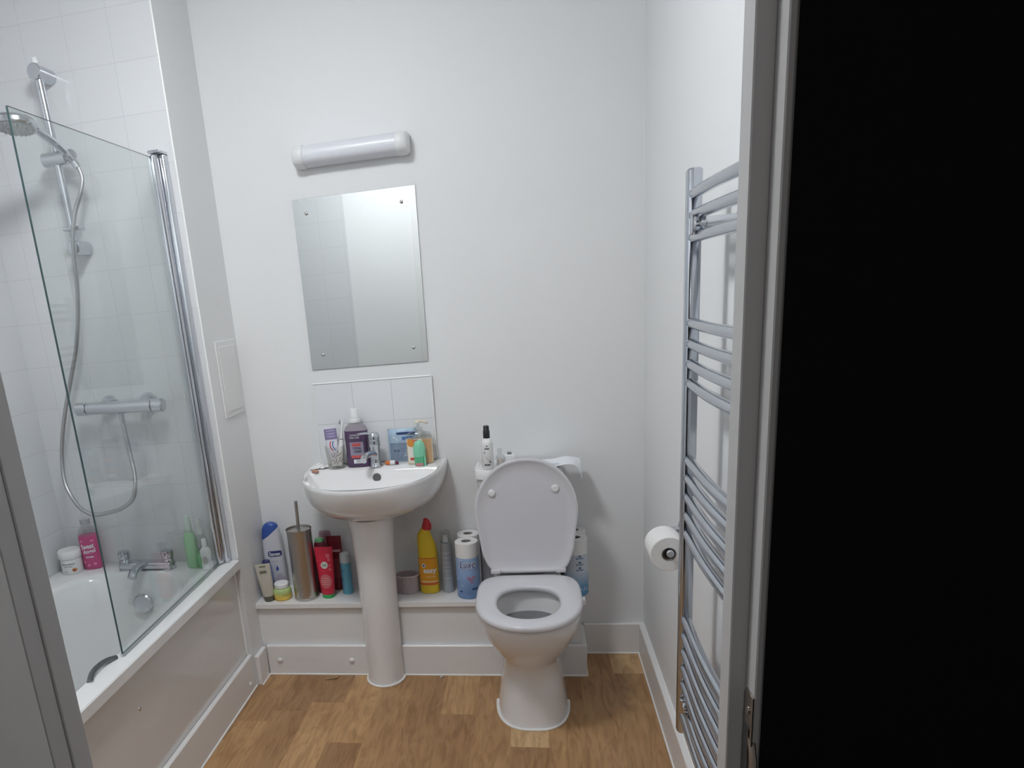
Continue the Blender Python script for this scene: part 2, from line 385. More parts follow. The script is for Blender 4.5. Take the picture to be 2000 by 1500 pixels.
# strike plate on right lining rebate with curved lip
xs = DXR + .0143
bm = NB(); box(bm, xs - .0008, xs + .0006, YO + .0, YO + .022, .72, 1.008, .0003, 1)
st = finish('strike_plate', bm, M['brass'], dr)
for z0, z1 in ((.922, .972), (.80, .895)): finish('latch_slot', box(NB(), xs - .0016, xs - .0009, YO + .006, YO + .019, z0, z1), M['dark'], st, False)
bm = NB()
rings = []
for z in (.72, .945, .958, .964):
    d = 0 if z < .95 else (z - .945) * .5
    rings.append([Vector((xs - .0005 + q[0], YO + q[1] + (d if q[1] < 0 else 0), z)) for q in ((-.0004, .003), (-.0012, -.001), (-.0004, -.005), (.003, -.009), (.004, -.008), (.0012, -.004), (.0004, -.0008), (.0004, .003))])
skin(bm, rings); finish('strike_lip', bm, M['brass'], st)
for z in (.989, .909):
    bm = NB(); turn(bm, [(.004, 0), (.004, .001), (.001, .0015)], (xs - .0008, YO + .012, z), (-1, 0, 0), 12); finish('screw', bm, M['steel'], st)
# ceiling lamp
cl = thing('ceiling_light', 'round white flush ceiling lamp above the middle of the floor', 'light', (LX, LY, CZ), world=True)
bm = NB(); turn(bm, [(.19, -.0005), (.19, -.016), (.172, -.018), (.001, -.018)], (LX, LY, CZ), (0, 0, 1), 48); finish('housing', bm, M['white'], cl)
em = bpy.data.materials.new('lamp_glow'); em.use_nodes = True; nt = em.node_tree; nt.nodes.remove(nt.nodes['Principled BSDF'])
e_ = nt.nodes.new('ShaderNodeEmission'); e_.inputs[0].default_value = (*LAMP_COLOR, 1); e_.inputs[1].default_value = LAMP_STRENGTH; nt.links.new(e_.outputs[0], nt.nodes['Material Output'].inputs[0])
bm = NB(); turn(bm, [(.168, -.0185), (.168, -.050), (.155, -.066), (.10, -.078), (.001, -.082)], (LX, LY, CZ), (0, 0, 1), 48); finish('diffuser', bm, em, cl)
hl = thing('hall_fill_housing', 'round white housing of an added unseen fill lamp in the hall outside the door', 'light', (HX, HY, HZ + .08), world=True)
bm = NB(); turn(bm, [(.17, .0), (.17, -.06), (.155, -.068), (.155, -.0)], (HX, HY, HZ + .07), (0, 0, 1), 48); finish('housing', bm, M['white'], hl)  # housing made up to go with the added hall fill
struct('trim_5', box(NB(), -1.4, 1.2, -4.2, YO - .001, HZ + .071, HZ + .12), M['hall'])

# ---------------- bath ----------------
bt = thing('bathtub', 'white acrylic bathtub with glossy side panel along the tiled left wall', 'bath', (-1.42, -1.137, 0), world=True)
N = 96
def rect_ring(x0, x1, y0, y1, z, r=None):
    out = []
    for i in range(N):
        t = 2 * math.pi * (i + .0) / N; c, s = math.cos(t), math.sin(t); k = 1 / max(abs(c), abs(s))
        out.append(Vector(((x0 + x1) / 2 + c * k * (x1 - x0) / 2, (y0 + y1) / 2 + s * k * (y1 - y0) / 2, z)))
    return out
def se_ring(x0, x1, y0, y1, z, n):
    return [Vector(((x0 + x1) / 2 + se(2 * math.pi * i / N, (x1 - x0) / 2, (y1 - y0) / 2, n)[0], (y0 + y1) / 2 + se(2 * math.pi * i / N, (x1 - x0) / 2, (y1 - y0) / 2, n)[1], z)) for i in range(N)]
x0, x1, y0, y1 = XL + .002, -1.0745, YF + .002, -D1 - .002; BH = .5225
rs = [rect_ring(x0, x1, y0, y1, BH - .034), rect_ring(x0, x1, y0, y1, BH - .004), rect_ring(x0 + .003, x1 - .003, y0 + .003, y1 - .003, BH),
      se_ring(-1.70, -1.143, -1.93, -.388, BH, 5.0), se_ring(-1.697, -1.147, -1.925, -.392, BH - .004, 4.6), se_ring(-1.69, -1.158, -1.915, -.402, BH - .02, 4.2),
      se_ring(-1.675, -1.175, -1.89, -.425, BH - .12, 3.8), se_ring(-1.66, -1.19, -1.84, -.455, BH - .24, 3.6), se_ring(-1.63, -1.22, -1.78, -.51, BH - .35, 3.4), se_ring(-1.58, -1.27, -1.70, -.60, BH - .385, 3.2), se_ring(-1.45, -1.40, -1.4, -.9, BH - .39, 2.5)]
bm = NB(); skin(bm, rs, cap0=False); finish('tub', bm, M['acr'], bt, angle=35)
finish('side_panel', box(NB(), -1.118, -1.102, YF + .004, -D1 - .004, .003, BH - .03), M['panel'], bt, False)
bm = NB(); rod(bm, (-1.101, -D1 - .004, .137), (-1.101, -D1 - .004, BH - .034), .0045, n=8); finish('sealant', bm, M['seal'], bt)
bm = NB(); turn(bm, [(.006, 0), (.0055, .0012), (.002, .002)], (-1.102, -1.045, .36), (1, 0, 0), 12); finish('panel_screw', bm, M['chrome'], bt)
bm = NB(); turn(bm, [(.034, 0), (.037, .006), (.037, .012), (.033, .016), (.031, .0135), (.010, .012), (.002, .012)], (-1.403, -.432, .417), (0, -1, .12), 36); finish('overflow_cover', bm, M['chrome'], bt)
bm = NB(); tube(bm, [(-1.134, -1.055, .524), (-1.143, -1.085, .531), (-1.147, -1.12, .533), (-1.144, -1.155, .531), (-1.134, -1.185, .524)], .008, n=14); finish('grab_handle', bm, pm('dark_chrome', 120, 122, 124, .25, metal=.9), bt)
# deck tap
tp = thing('bath_tap', 'chrome two-handle bath filler tap on the tiled end of the bath', 'tap', (-1.405, -.36, BH), world=True)
bm = NB(); box(bm, -1.507, -1.300, -.385, -.335, BH + .004, BH + .030, .008, 3)
for x in (-1.49, -1.317): turn(bm, [(.026, 0), (.026, .004), (.021, .008), (.021, .034), (.017, .040)], (x, -.36, BH), (0, 0, 1), 24)
finish('tap_body', bm, M['chrome'], tp)
bm = NB(); tube(bm, [(-1.405, -.36, BH + .022), (-1.405, -.40, BH + .028), (-1.405, -.45, BH + .024), (-1.405, -.475, BH + .008)], .017, n=16, flat=.75); finish('spout', bm, M['chrome'], tp)
for x, s in ((-1.49, -1), (-1.317, 1)):
    bm = NB(); turn(bm, [(.016, 0), (.021, .003), (.023, .02), (.021, .030), (.012, .033), (.001, .033)], (x, -.36, BH + .040), (0, 0, 1), 24)
    box(bm, x - .006 + s * .0, x + .006 + s * .0, -.36 - .034, -.355, BH + .056, BH + .066, .003, 2); finish('tap_handle', bm, M['chrome'], tp)

# ---------------- shower screen ----------------
ss = thing('shower_screen', 'clear glass hinged shower screen standing on the bath rim', 'shower screen', (-1.128, -.33, BH), world=True)
def slab(bm, a, b, t, z0, z1, ra=0):
    a = Vector(a); b = Vector(b); d = (b - a).normalized(); nrm = Vector((-d.y, d.x)) * t / 2
    q = [a + nrm, b + nrm, b - nrm, a - nrm]
    lo = [bm.verts.new((p.x, p.y, z0)) for p in q]; hi = [bm.verts.new((p.x, p.y, z1)) for p in q]
    for i in range(4):
        j = (i + 1) % 4; f = bm.faces.new((lo[i], lo[j], hi[j], hi[i])); f.material_index = 0 if i in (0, 2) else 1
    bm.faces.new(lo[::-1]).material_index = 1; bm.faces.new(hi).material_index = 1
bm = NB(); slab(bm, (-1.130, -.340), (-1.1165, -1.049), .0055, BH + .010, 1.884)
finish('glass_pane', bm, [M['glass'], M['edge']], ss, False)
bm = NB(); slab(bm, (-1.1302, -.345), (-1.1175, -1.046), .010, BH + .0008, BH + .011); finish('bottom_seal', bm, [M['clear'], M['clear']], ss, False)
bm = NB(); rod(bm, (-1.129, -.331, BH + .004), (-1.129, -.331, 1.893), .0125, n=20, bev=.003); box(bm, -1.135, -1.124, -.352, -.335, BH + .006, 1.888, .002); finish('hinge_post', bm, M['chrome'], ss)
bm = NB(); box(bm, -1.124, -1.102, -.322, -D1 - .0005, BH + .001, 1.895, .004, 2); finish('wall_channel', bm, M['chrome'], ss)
bm = NB(); box(bm, -1.142, -1.101, -.345, -D1 - .0005, 1.8955, 1.905, .003); finish('end_cap', bm, M['chrome'], ss)

# ---------------- shower ----------------
rr = thing('shower_riser_rail', 'chrome vertical shower riser rail with wall brackets on the tiled end wall', 'shower rail', (-1.452, -.34, 1.63), world=True)
bm = NB(); rod(bm, (-1.4585, -.35, 2.185), (-1.4415, -.35, 1.630), .0125, n=20, bev=.002); finish('rail', bm, M['chrome'], rr)
for x, z in ((-1.4575, 2.165), (-1.4425, 1.648)):
    bm = NB(); rod(bm, (x, -D1 - .0005, z), (x, -.372, z), .023, n=28, bev=.002); finish('bracket', bm, M['chrome'], rr)
bm = NB(); rod(bm, (-1.4575, -.35, 2.19), (-1.4575, -.356, 2.207), .012, .009, n=16, bev=.002); finish('end_cap', bm, M['white'], rr)
bm = NB(); rod(bm, (-1.495, -.352, 1.918), (-1.412, -.352, 1.918), .0215, n=28, bev=.002); rod(bm, (-1.412, -.352, 1.918), (-1.385, -.365, 1.922), .017, n=24, bev=.002); finish('slider', bm, M['chrome'], rr)
bm = NB(); box(bm, -1.465, -1.405, -.375, -.336, 1.700, 1.712, .004); finish('hose_retainer', bm, M['chrome'], rr)
hs = thing('hand_shower', 'round chrome hand shower with white nozzles held on the riser rail', 'shower head', (-1.385, -.375, 1.90), world=True)
bm = NB(); tube(bm, [(-1.388, -.364, 1.900), (-1.390, -.395, 1.922), (-1.395, -.44, 1.945), (-1.402, -.49, 1.965), (-1.412, -.53, 1.980)], [.010, .012, .013, .012, .014], n=16, flat=.85); finish('handle', bm, M['chrome'], hs)
hc = Vector((-1.428, -.565, 1.975)); ha = Vector((-.03, -.16, -1)).normalized()
bm = NB(); turn(bm, [(.001, -.024), (.032, -.022), (.054, -.014), (.063, -.004), (.063, .006), (.059, .010), (.001, .010)], hc, ha, 40); finish('head', bm, M['chrome'], hs)
bm = NB(); turn(bm, [(.052, .0102), (.050, .013), (.001, .013)], hc, ha, 36)
t = Vector((0, 1, 0)).cross(ha).normalized(); v = ha.cross(t)
for k, rad in ((8, .020), (14, .034), (20, .046)):
    for i in range(k):
        a = 2 * math.pi * i / k; p = hc + t * math.cos(a) * rad + v * math.sin(a) * rad + ha * .0128; rod(bm, p, p + ha * .004, .0024, .0016, n=8)
finish('nozzle_plate', bm, M['clear'] if False else pm('nozzle_grey', 190, 192, 195), hs)
bm = NB(); rod(bm, (-1.376, -.36, 1.883), (-1.385, -.365, 1.901), .0115, .012, n=18, bev=.001); finish('hose_nut', bm, M['chrome'], hs)
mx = thing('shower_mixer_bar', 'chrome bar shower mixer valve on the tiles above the bath', 'shower valve', (-1.39, -.36, 1.12), world=True)
bm = NB(); rod(bm, (-1.515, -.36, 1.122), (-1.270, -.36, 1.118), .0215, n=32, bev=.002); finish('valve_body', bm, M['chrome'], mx)
for a, b in (((-1.5555, -.36, 1.1225), (-1.517, -.36, 1.122)), ((-1.268, -.36, 1.118), (-1.2285, -.36, 1.1175))):
    bm = NB(); rod(bm, a, b, .0235, n=32, bev=.003); finish('control_knob', bm, M['chrome'], mx)
for x in (-1.468, -1.318):
    bm = NB(); turn(bm, [(.036, 0), (.035, .006), (.026, .020), (.018, .030), (.018, .066)], (x, -D1 - .0005, 1.121), (0, -1, 0), 32); finish('wall_flange', bm, M['chrome'], mx)
bm = NB(); rod(bm, (-1.3925, -.36, 1.100), (-1.392, -.36, 1.068), .011, .009, n=20, bev=.001); finish('hose_outlet', bm, M['chrome'], mx)
hose = [(-1.392, -.36, 1.067), (-1.389, -.362, 1.03), (-1.3815, -.37, .96), (-1.367, -.39, .895), (-1.362, -.41, .85), (-1.375, -.42, .805), (-1.418, -.43, .776), (-1.474, -.43, .762), (-1.528, -.43, .757), (-1.578, -.42, .774), (-1.622, -.40, .815),
        (-1.652, -.38, .87), (-1.657, -.36, .95), (-1.64, -.355, 1.03), (-1.607, -.355, 1.12), (-1.562, -.36, 1.215), (-1.513, -.365, 1.32), (-1.478, -.37, 1.42), (-1.452, -.378, 1.52), (-1.438, -.385, 1.60), (-1.424, -.388, 1.68), (-1.404, -.382, 1.75), (-1.376, -.372, 1.81), (-1.367, -.364, 1.85), (-1.375, -.361, 1.8825)]
bm = NB(); tube(bm, hose, .0072, n=12, k=8)
ho = finish('shower_hose', bm, M['hose'], None); tag(ho, 'grey metal flexible shower hose looping from the valve up to the hand shower', 'hose')

# ---------------- access panel ----------------
ap = thing('access_panel', 'small white rectangular access panel on the riser side wall', 'panel', (X1, -.12, 1.033), world=True)
bm = NB(); box(bm, X1 + .0002, X1 + .006, -.210, -.029, 1.033, 1.304, .002); finish('panel_frame', bm, M['wood'], ap, False)
bm = NB(); box(bm, X1 + .006, X1 + .009, -.192, -.047, 1.053, 1.284, .0015); finish('panel_door', bm, M['wood'], ap, False)

# ---------------- mirror and wall light ----------------
mi = thing('mirror', 'frameless rectangular mirror fixed with four screws above the basin', 'mirror', (-.574, 0, 1.163), world=True)
bm = NB(); box(bm, -.793, -.3555, -.0048, -.0005, 1.1633, 1.7546, .0004, 1)
for f in bm.faces: f.normal_update(); f.material_index = 0 if f.normal.y < -.9 else 1
finish('mirror_glass', bm, [M['mirror'], M['medge']], mi, False)
for x, z in ((-.747, 1.706), (-.4063, 1.706), (-.7445, 1.2155), (-.4046, 1.2146)):
    bm = NB(); turn(bm, [(.0058, 0), (.0058, .0015), (.004, .003), (.001, .0035)], (x, -.005, z), (0, -1, 0), 16); finish('mirror_screw', bm, M['steel'], mi)
wl = thing('wall_light', 'white tubular strip light on the wall above the mirror', 'light', (-.565, 0, 1.885), world=True)
def capsule(bm, x0, x1, z, hz, d, inset=0):
    rings = []
    for x in (x0, x1):
        r = [Vector((x, -.001, z + hz * .8))]
        for i in range(13):
            t = math.pi * i / 12; r.append(Vector((x, -.012 - (d - .012) * math.sin(t) ** .75, z + hz * math.copysign(abs(math.cos(t)) ** .75, math.cos(t)))))
        r.append(Vector((x, -.001, z - hz * .8))); rings.append(r)
    return rings
bm = NB(); skin(bm, capsule(bm, -.722, -.402, 1.884, .035, .072)); finish('diffuser', bm, M['diff'], wl)
for xs_, s in ((-.722, -1), (-.402, 1)):
    bm = NB(); R = []
    for k, sc in ((0, 1.04), (.006, 1.07), (.028, 1.05), (.036, .95), (.041, .75)):
        r = capsule(bm, xs_ + s * k, xs_ + s * k, 1.884, .035 * sc, .072 * sc)[0]; R.append(r)
    skin(bm, R); finish('end_cap', bm, M['white'], wl)

# ---------------- basin ----------------
BX = -.576; RZ = .80
wb = thing('wash_basin', 'white ceramic pedestal wash basin below the mirror', 'wash basin', (BX, -.2, 0), world=True)
def dring(z, hw, d, n=2.3, y0=-.0015, cx=BX, K=48):
    pts = []
    for i in range(K + 1):
        t = math.pi * i / K; x, y = se(t, hw, d, n); pts.append(Vector((cx + x, y0 - abs(y), z)))
    for i in range(1, 12): pts.append(Vector((cx - hw + 2 * hw * i / 12, y0, z)))
    return pts
def bowl(z, hw, yb, yf, n, cx=BX, K=48):   # inner opening: straight back, curved front
    pts = []
    for i in range(K + 1):
        t = math.pi * i / K; x, y = se(t, hw, yb - yf, n); pts.append(Vector((cx + x, yb - abs(y), z)))
    for i in range(1, 12): pts.append(Vector((cx - hw + 2 * hw * i / 12, yb, z)))
    return pts
O = [dring(.643, .085, .262, 2.2, -.12), dring(.650, .115, .285, 2.2, -.06), dring(.668, .160, .335), dring(.69, .196, .362), dring(.715, .225, .388), dring(.74, .245, .408), dring(.765, .257, .422), dring(.785, .263, .431), dring(.795, .2645, .434), dring(.800, .261, .431)]
O = [dring(.640, .086, .17, 2.2, -.10), dring(.645, .125, .22, 2.3, -.05), dring(.654, .168, .285, 2.4, -.01), dring(.672, .208, .335, 2.5), dring(.695, .235, .372, 2.5), dring(.72, .251, .398, 2.45), dring(.745, .259, .415, 2.4), dring(.768, .2625, .426, 2.35), dring(.785, .264, .432, 2.3), dring(.795, .2645, .434), dring(.800, .261, .431)]
I = [bowl(.800, .243, -.125, -.413, 2.35), bowl(.7955, .238, -.129, -.408, 2.35), bowl(.775, .225, -.137, -.395, 2.3), bowl(.74, .195, -.15, -.365, 2.2), bowl(.705, .15, -.17, -.33, 2.1), bowl(.685, .08, -.20, -.285, 2.0), bowl(.682, .02, -.235, -.255, 2.0)]
bm = NB(); skin(bm, O + I); finish('basin', bm, M['cer'], wb, angle=50)
bm = NB(); turn(bm, [(.0155, 0), (.0155, .003), (.010, .0035), (.001, .0036)], (BX + .018, -.1375, .772), (0, -1, .15), 24); finish('overflow_hole', bm, pm('overflow_grey', 96, 94, 94), wb)
bm = NB(); turn(bm, [(.022, 0), (.022, .003), (.001, .004)], (BX, -.243, .6815), (0, 0, 1), 24); finish('plughole', bm, M['chrome'], wb)
def uring(z, hw, yb, yf):
    pts = [];
    for i in range(25):
        t = math.pi * i / 24; pts.append(Vector((BX - .006 + hw * math.cos(t), min(yb, yf + hw * 1.15) - (min(yb, yf + hw * 1.15) - yf) * math.sin(t), z)))
    pts.append(Vector((BX - .006 - hw, yb, z))); pts.append(Vector((BX - .006 + hw, yb, z))); return pts
bm = NB(); skin(bm, [uring(.001, .0705, -.198, -.289), uring(.012, .069, -.198, -.287), uring(.10, .0675, -.198, -.282), uring(.30, .070, -.198, -.278), uring(.50, .074, -.198, -.281), uring(.60, .079, -.198, -.287), uring(.650, .083, -.198, -.292)])
finish('pedestal', bm, M['cer'], wb)
bm = NB(); pts = [p + Vector((0, 0, .002)) for p in uring(.001, .072, -.199, -.292)[:25]]; tube(bm, pts, .0042, n=8, smooth=False); finish('sealant', bm, M['seal'], wb)
# basin tap
bp_ = thing('basin_tap', 'chrome monobloc lever tap at the back centre of the basin', 'tap', (-.568, -.085, RZ), world=True)
tx, ty = -.568, -.085
bm = NB(); turn(bm, [(.026, 0.0005), (.026, .004), (.0215, .009), (.019, .03), (.019, .075), (.022, .080), (.022, .092), (.0215, .098)], (tx, ty, RZ), (0, 0, 1), 28); finish('tap_body', bm, M['chrome'], bp_)
bm = NB(); tube(bm, [(tx, ty - .01, RZ + .048), (tx - .008, ty - .04, RZ + .058), (tx - .018, ty - .085, RZ + .060), (tx - .022, ty - .108, RZ + .048)], .0125, n=16); finish('spout', bm, M['chrome'], bp_)
bm = NB(); turn(bm, [(.0205, .0985), (.022, .104), (.021, .122), (.015, .129), (.001, .131)], (tx, ty, RZ), (0, 0, 1), 28)
tube(bm, [(tx, ty - .004, RZ + .122), (tx - .02, ty - .03, RZ + .132), (tx - .042, ty - .06, RZ + .136)], .0075, n=12, flat=.6); finish('lever_handle', bm, M['chrome'], bp_)

# ---------------- toilet ----------------
TX = -.030
tl = thing('toilet', 'white close-coupled toilet with the lid raised beside the radiator', 'toilet', (TX, -.37, 0), world=True)
def egg(z, hw, yb, yf, n=2.25, K=64, nb=3.2, mid=.48):
    ym = yb + (yf - yb) * mid; out = []
    for i in range(K):
        t = 2 * math.pi * i / K; nn = n if math.sin(t) < 0 else nb
        x, y = se(t, hw, (ym - yf) if math.sin(t) < 0 else (yb - ym), nn); out.append(Vector((TX + x, ym + y, z)))
    return out
P_ = [egg(.001, .119, -.198, -.556, 2.6, nb=6), egg(.012, .117, -.198, -.553, 2.6, nb=6), egg(.08, .108, -.198, -.541, 2.5, nb=6), egg(.15, .100, -.198, -.530, 2.4, nb=6), egg(.20, .098, -.198, -.528, 2.3, nb=6), egg(.225, .108, -.198, -.550, 2.2, nb=5), egg(.26, .128, -.199, -.585, 2.15, nb=4.5), egg(.30, .147, -.20, -.617, 2.15, nb=4), egg(.34, .160, -.20, -.640, 2.2, nb=4), egg(.375, .167, -.20, -.653, 2.2, nb=4), egg(.392, .168, -.20, -.655, 2.2, nb=4), egg(.397, .165, -.203, -.652, 2.2, nb=4)]
Q_ = [egg(.397, .118, -.315, -.612, 2.1, nb=2.3), egg(.385, .114, -.32, -.606, 2.1, nb=2.3), egg(.35, .112, -.325, -.595, 2.1, nb=2.3), egg(.29, .095, -.335, -.56, 2.0, nb=2.2), egg(.23, .068, -.35, -.50, 2, nb=2), egg(.215, .05, -.36, -.475, 2, nb=2)]
bm = NB(); skin(bm, P_ + Q_); finish('pan', bm, M['cer'], tl, angle=55)
finish('pan_shelf', box(NB(), TX - .115, TX + .115, -.21, -.012, .304, .394, .012, 3), M['cer'], tl)
bm = NB(); skin(bm, [egg(.3225, .1055, -.3285, -.5785, 2.05, nb=2.25), egg(.323, .105, -.329, -.578, 2.05, nb=2.25)]); finish('water', bm, pm('toilet_water', 112, 113, 116, .03), tl)
bm = NB(); pts = [p + Vector((0, 0, .002)) for p in egg(.001, .121, -.198, -.559, 2.6, nb=6)]
pts = [p for p in pts[32:] ] + [pts[0]]; tube(bm, pts, .0045, n=8, smooth=False); finish('sealant', bm, M['seal'], tl)
# seat ring
def er(z, k, hw=.171, yb=-.238, yf=-.668, nb=4.5, n=2.2): return egg(z, hw - k, yb - k, yf + k, n, nb=nb)
def hr(z, k): return egg(z, .099 + k, -.345 + k, -.598 - k, 2.15, nb=2.4)
SR = [er(.401, .003), er(.404, 0), er(.414, 0), er(.420, .004), er(.4225, .012), hr(.4215, .012), hr(.418, .003), hr(.410, 0), hr(.401, .004)]
bm = NB(); skin(bm, SR + [SR[0]], cap0=False, cap1=False); bmesh.ops.remove_doubles(bm, verts=bm.verts[:], dist=1e-6); finish('seat', bm, M['seat'], tl, angle=60)
# lid raised
def lid_pt(u, w, d):      # u across, w up along the lid, d out of it towards the room
    a = math.radians(2.5); return Vector((TX + .0005 + u, -.233 + w * math.sin(a) - d * math.cos(a), .424 + w * math.cos(a) - d * math.sin(a) * 0))
def lid_ring(k, d, K=64):
    out = []
    H = .408; mid = .215
    for i in range(K):
        t = 2 * math.pi * i / K; up = math.sin(t) > 0
        if up: x, y = se(t, .1755 - k, (H - mid) - k, 2.12)
        else:
            x, y = se(t, .1755 - k, mid - k, 9.0)
            f = -y / mid; x *= 1 - .235 * f ** 1.7
        out.append(lid_pt(x, mid + y, d))
    return out
bm = NB(); skin(bm, [lid_ring(.004, -.017), lid_ring(0, -.013), lid_ring(0, -.002), lid_ring(.003, 0.0), lid_ring(.010, 0.0), lid_ring(.013, -.003), lid_ring(.05, -.0035)]); finish('lid', bm, M['seat'], tl, angle=50)
lidp = tl.children[-1]
for u, w_ in ((-.113, .292), (.101, .300)):
    bm = NB(); p = lid_pt(u, w_, -.0035); turn(bm, [(.0125, 0), (.0125, .005), (.010, .008), (.001, .009)], p, (0, -1, 0), 20); finish('buffer', bm, M['white'], lidp)
for s in (-1, 1):
    bm = NB(); box(bm, TX + s * .112 - .018, TX + s * .112 + .018, -.242, -.215, .424, .440, .005, 2); finish('hinge', bm, M['seat'], tl)
# cistern
def crr(z, hw, yf, n=6): return [Vector((TX - .022 + se(2 * math.pi * i / 56, hw, 1, n)[0], (-.008 + yf) / 2 + se(2 * math.pi * i / 56, 1, (-.008 - yf) / 2, n)[1], z)) for i in range(56)]
bm = NB(); skin(bm, [crr(.397, .095, -.170), crr(.42, .100, -.176), crr(.54, .106, -.18), crr(.66, .136, -.182), crr(.752, .146, -.184)]); finish('cistern', bm, M['cer'], tl)
bm = NB(); skin(bm, [crr(.753, .149, -.188), crr(.757, .152, -.192), crr(.778, .152, -.192), crr(.786, .149, -.188), crr(.788, .142, -.180)]); lidc = finish('cistern_lid', bm, M['cer'], tl)
bm = NB(); turn(bm, [(.022, 0), (.022, .003), (.018, .005), (.001, .005)], (TX - .02, -.13, .788), (0, 0, 1), 24); finish('flush_button', bm, M['chrome'], lidc)

# ---------------- towel radiator ----------------
rd = thing('towel_radiator', 'tall chrome ladder towel radiator on the right wall', 'radiator', (.33, -1.3, .35), world=True)
YP, YQ = -1.085, -1.485
for y in (YP, YQ):
    bm = NB(); rings = []
    for z in (.352, .356, 1.573, 1.577):
        k = .003 if z in (.352, 1.577) else 0
        rings.append([Vector((.3235 + se(2 * math.pi * i / 32 + math.pi / 32, .0145 - k, .016 - k, 3.2)[0], y + se(2 * math.pi * i / 32 + math.pi / 32, .0145 - k, .016 - k, 3.2)[1], z)) for i in range(32)])
    skin(bm, rings); finish('upright', bm, M['chromed'], rd)
for z in (1.531, 1.492, 1.452, 1.291, 1.25, 1.21, 1.171, 1.01, .971, .929, .888, .847, .646, .605, .565, .524, .483, .442, .402):
    bm = NB(); tube(bm, [(.3225, YP - .012, z), (.3205, YP - .06, z), (.318, YP - .13, z), (.317, (YP + YQ) / 2, z), (.318, YQ + .13, z), (.3205, YQ + .06, z), (.3225, YQ + .012, z)], .0105, n=16, k=4); finish('rail', bm, M['chromed'], rd)
for z in (1.472, .463):
    y = -1.175 if z > 1 else -1.165
    bm = NB(); rod(bm, (.318, y, z), (XR - .006, y, z), .0115, n=20); turn(bm, [(.020, 0), (.020, .006), (.013, .01)], (XR - .0005, y, z), (-1, 0, 0), 24)
    rod(bm, (.305, y, z), (.328, y, z), .014, n=20, bev=.003); rod(bm, (.307, y + .004, z - .018), (.307, y + .004, z + .018), .0065, n=14, bev=.002); box(bm, .311, .321, y - .014, y + .03, z - .006, z + .006, .002); finish('wall_bracket', bm, M['chrome'], rd)

# ---------------- toilet roll and holder ----------------
th = thing('toilet_roll_holder', 'chrome toilet roll holder fixed to the right wall beside the radiator', 'holder', (XR, -.74, .74), world=True)
RC = Vector((.338, -.80, .690))
bm = NB(); turn(bm, [(.020, 0), (.020, .006), (.008, .01), (.008, .02)], (XR - .0005, -.69, .722), (-1, 0, 0), 24)
tube(bm, [(XR - .012, -.69, .722), (XR - .045, -.69, .722), (RC.x, -.692, .715), (RC.x, -.692, RC.z + .010), (RC.x, -.70, RC.z + .008), (RC.x, -.815, RC.z + .008)], .006, n=12, k=5)
rod(bm, (RC.x, -.812, RC.z + .008), (RC.x, -.822, RC.z + .008), .0095, n=20, bev=.002); finish('holder_arm', bm, M['chrome'], th)
tr = thing('toilet_roll', 'white toilet roll hanging on the holder on the right wall', 'toilet roll', (RC.x, -.75, RC.z - .048), world=True)
def roll_mesh(c, ax, R, r, L):
    bm = NB(); c = Vector(c); ax = Vector(ax); a = c - ax * L / 2; b = c + ax * L / 2
    skin(bm, [circ(a, ax, r, 40), circ(a, ax, R - .002, 40), circ(a + ax * .002, ax, R, 40), circ(b - ax * .002, ax, R, 40), circ(b, ax, R - .002, 40), circ(b, ax, r, 40), circ(a, ax, r, 40)], cap0=False, cap1=False)
    bmesh.ops.remove_doubles(bm, verts=bm.verts[:], dist=1e-6); return bm
finish('paper_roll', roll_mesh((RC.x, -.752, RC.z), (0, 1, 0), .047, .0185, .098), M['paper'], tr)
finish('core', roll_mesh((RC.x, -.752, RC.z), (0, 1, 0), .0184, .0172, .097), M['card'], tr)

# ---------------- small goods ----------------
LT = .302   # ledge top
def simple_rings(prof, n=2.0, flat=1.0): return Body([(z, r, r * flat, n) for r, z in prof])
W = M['white']; navy = pm('navy_print', 38, 52, 120); txtw = pm('white_print', 232, 234, 238); grey = pm('grey_print', 120, 122, 130)

# white body wash bottle, blue slanted cap
t = thing('shower_gel_bottle', 'large white shower gel bottle with slanted blue cap in the ledge corner', 'bottle', (-1.029, -.048, LT), .10)
B = Body([(0, .036, .019, 2.6), (.005, .041, .023, 2.6), (.08, .042, .024, 2.6), (.16, .041, .024, 2.6), (.235, .038, .023, 2.5), (.262, .034, .021, 2.4), (.280, .025, .017, 2.3), (.2865, .014, .011, 2.2)])
bo = B.build('bottle_body', pm('pearl_white', 205, 207, 218), t, 0, .205)
def slanted(zlo, zhi, grow, K=7):
    rings = []
    for k in range(K):
        g = k / (K - 1); r = []
        for i in range(48):
            th = 2 * math.pi * i / 48; ux = se(th, 1, 1, 2.6)[0]; z = zlo(ux) * (1 - g) + zhi(ux) * g
            a, b, n, cx = B.at(z); x, y = se(th, a + grow, b + grow, n); r.append(Vector((x, y, z)))
        rings.append(r)
    return rings
edge = lambda u: .243 + .026 * u
bm = NB(); skin(bm, slanted(lambda u: .2052, lambda u: edge(u) - .0004, 0.0)); finish('bottle_shoulder', bm, M['pearl_white'], t)
bm = NB(); skin(bm, slanted(edge, lambda u: .2865 - .001 * abs(u), .0007, 10)); finish('cap', bm, pm('blue_cap', 46, 82, 168), t)
B.decal('logo_panel', navy, t, -.018, .036, .150, .174, 'round'); B.text('Sanex', txtw, t, .009, .162, .016, .045, .0012, bold=.02)
B.text('PROTECT', grey, t, .008, .130, .0035, .026); B.poly('drop_mark', pm('drop_blue', 60, 90, 180), t, [(.012 + .006 * math.sin(a), .098 - .007 * math.cos(a)) for a in [k * .35 - 2.45 for k in range(15)]] + [(.012, .114)])
